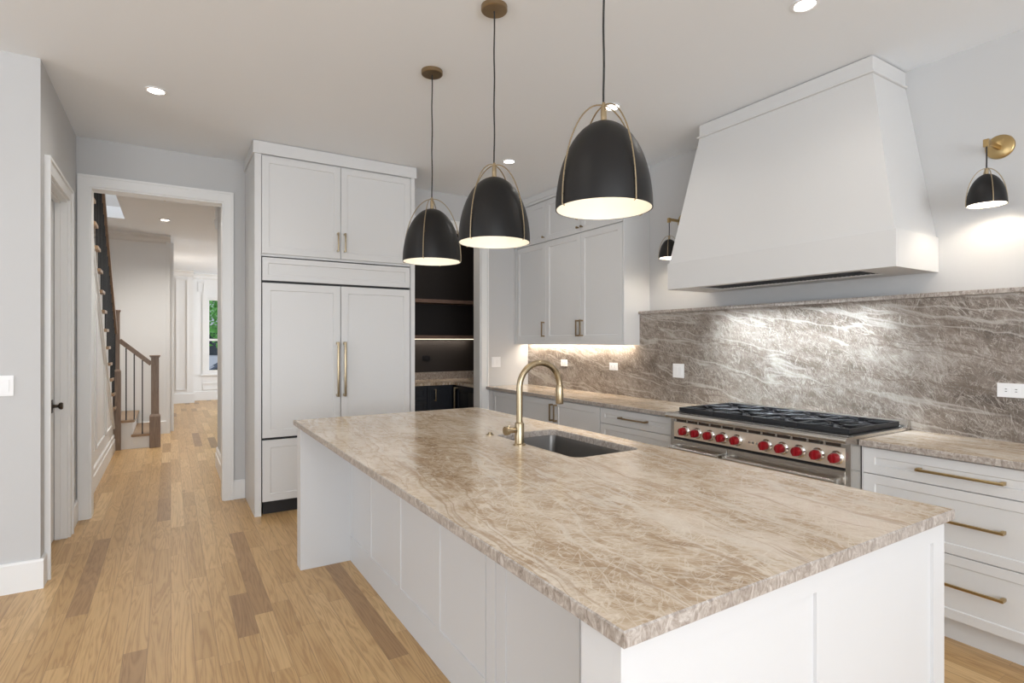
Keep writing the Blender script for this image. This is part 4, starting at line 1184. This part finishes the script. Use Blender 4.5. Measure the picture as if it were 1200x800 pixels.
beam(hr, (xr_, 8.83, rail(8.83) - 0.02), (xr_, T1 + 0.02, rail(T1 + 0.02)), 0.055, 0.06)
hr.build('handrail', M['stainedoak'], st)
for x, z0 in ((-0.322, 0.19), (-0.412, 0.384), (-0.500, 0.384)):
    zt_ = 1.118 + (-0.222 - x) * (0.317 / 0.35)
    MB().box(x - 0.007, x + 0.007, 8.858, 8.872, z0, zt_).build('baluster', M['blackmetal'], st)
for k in range(1, NST + 1):
    y, z = NOSE(k)
    for q in (0.055, 0.165):
        yy = y - q
        if yy < T1 + 0.05: continue
        MB().box(xr_ - 0.007, xr_ + 0.007, yy - 0.007, yy + 0.007, z, rail(yy) - 0.02).build('baluster', M['blackmetal'], st)

# carved bracket at the top of the opening on the right of the hall
bk = MB()
bk.prism([(7.15, 3.05), (7.50, 3.05), (7.46, 2.98), (7.36, 2.95), (7.30, 2.86), (7.24, 2.80), (7.20, 2.72), (7.15, 2.70)], 'x', XH - 0.02, XH + 0.12)
bk.cyl((XH - 0.03, 7.22, 2.78), (XH + 0.12, 7.22, 2.78), 0.045)
b_ = bk.build('bracket', M['trim'])
tag(b_, 'white scrolled plaster bracket at the ceiling on the right of the hall', 'bracket')

# ================================================================== OUTSIDE THE FRONT WINDOW
struct('ground', MB().box(-12, 16, 15.6, 60, -1.0, -0.9), M['asphalt'])
def leafy_tree(x, y, h, r, label, seed):
    rnd = random.Random(seed)
    t = thing('street_tree', (x, y, -0.9), label, 'tree', 'leafy trees outside the front window')
    MB().tube([(x, y, -0.9), (x + .05, y, h * 0.35), (x - .05, y + .05, h * 0.8)], [0.16, 0.12, 0.06], 10).build('trunk', M['bark'], t, smooth=True)
    m_ = MB()
    for k in range(2600):
        u = rnd.gauss(0, 1), rnd.gauss(0, 1), rnd.gauss(0, 1)
        v = Vector(u).normalized() * (rnd.random() ** 0.4) * r
        c_ = Vector((x, y, h)) + Vector((v.x, v.y, v.z * 1.1))
        a = Vector((rnd.gauss(0, 1), rnd.gauss(0, 1), rnd.gauss(0, 1))).normalized() * rnd.uniform(0.05, 0.11)
        b = a.orthogonal().normalized() * a.length * 0.6
        n = len(m_.v); m_.v += [tuple(c_ - a), tuple(c_ + b), tuple(c_ + a), tuple(c_ - b)]; m_.face((n, n + 1, n + 2, n + 3))
    m_.build('foliage', M['foliage'], t, recalc=False)
leafy_tree(1.6, 21.5, 2.9, 1.6, 'green leafy street tree seen through the far front window', 3)
leafy_tree(2.4, 25.5, 3.4, 1.9, 'green leafy tree farther across the street beyond the front window', 5)
hs = thing('row_house', (4, 40, -0.9), 'pale stone house across the street beyond the front window', 'house')
m_ = MB(); m_.box(-6, 12, 38, 44, -0.9, 7.5); m_.box(-6.1, 12.1, 37.9, 38.0, 7.2, 7.6)
m_.build('facade', M['stonehouse'], hs)
for wx in (-4, -1.2, 1.6, 4.4, 7.2):
    for wz in (0.6, 3.8):
        MB().box(wx, wx + 1.2, 37.96, 38.02, wz, wz + 1.8).build('window', M['carglass'], hs)
cr = thing('parked_car', (2.6, 28.5, -0.9), 'dark car parked across the street beyond the front window', 'car')
m_ = MB(); m_.prism([(0.4, -0.65), (4.8, -0.65), (4.85, -0.15), (4.2, 0.0), (3.5, 0.42), (1.9, 0.45), (1.2, 0.02), (0.45, -0.1)], 'y', 27.9, 29.4)
m_.build('body', M['carpaint'], cr)
m_ = MB(); m_.prism([(1.35, 0.04), (4.0, 0.04), (3.45, 0.37), (1.95, 0.39)], 'y', 27.89, 29.41); m_.build('side_window', M['carglass'], cr)
for wx in (1.25, 3.95):
    for wy in (27.88, 29.2):
        MB().cyl((wx, wy, -0.58), (wx, wy + 0.22, -0.58), 0.32, seg=24).build('wheel', M['cord'], cr, smooth=True)

for o in bpy.data.objects:
    if '_o' in o: del o['_o']
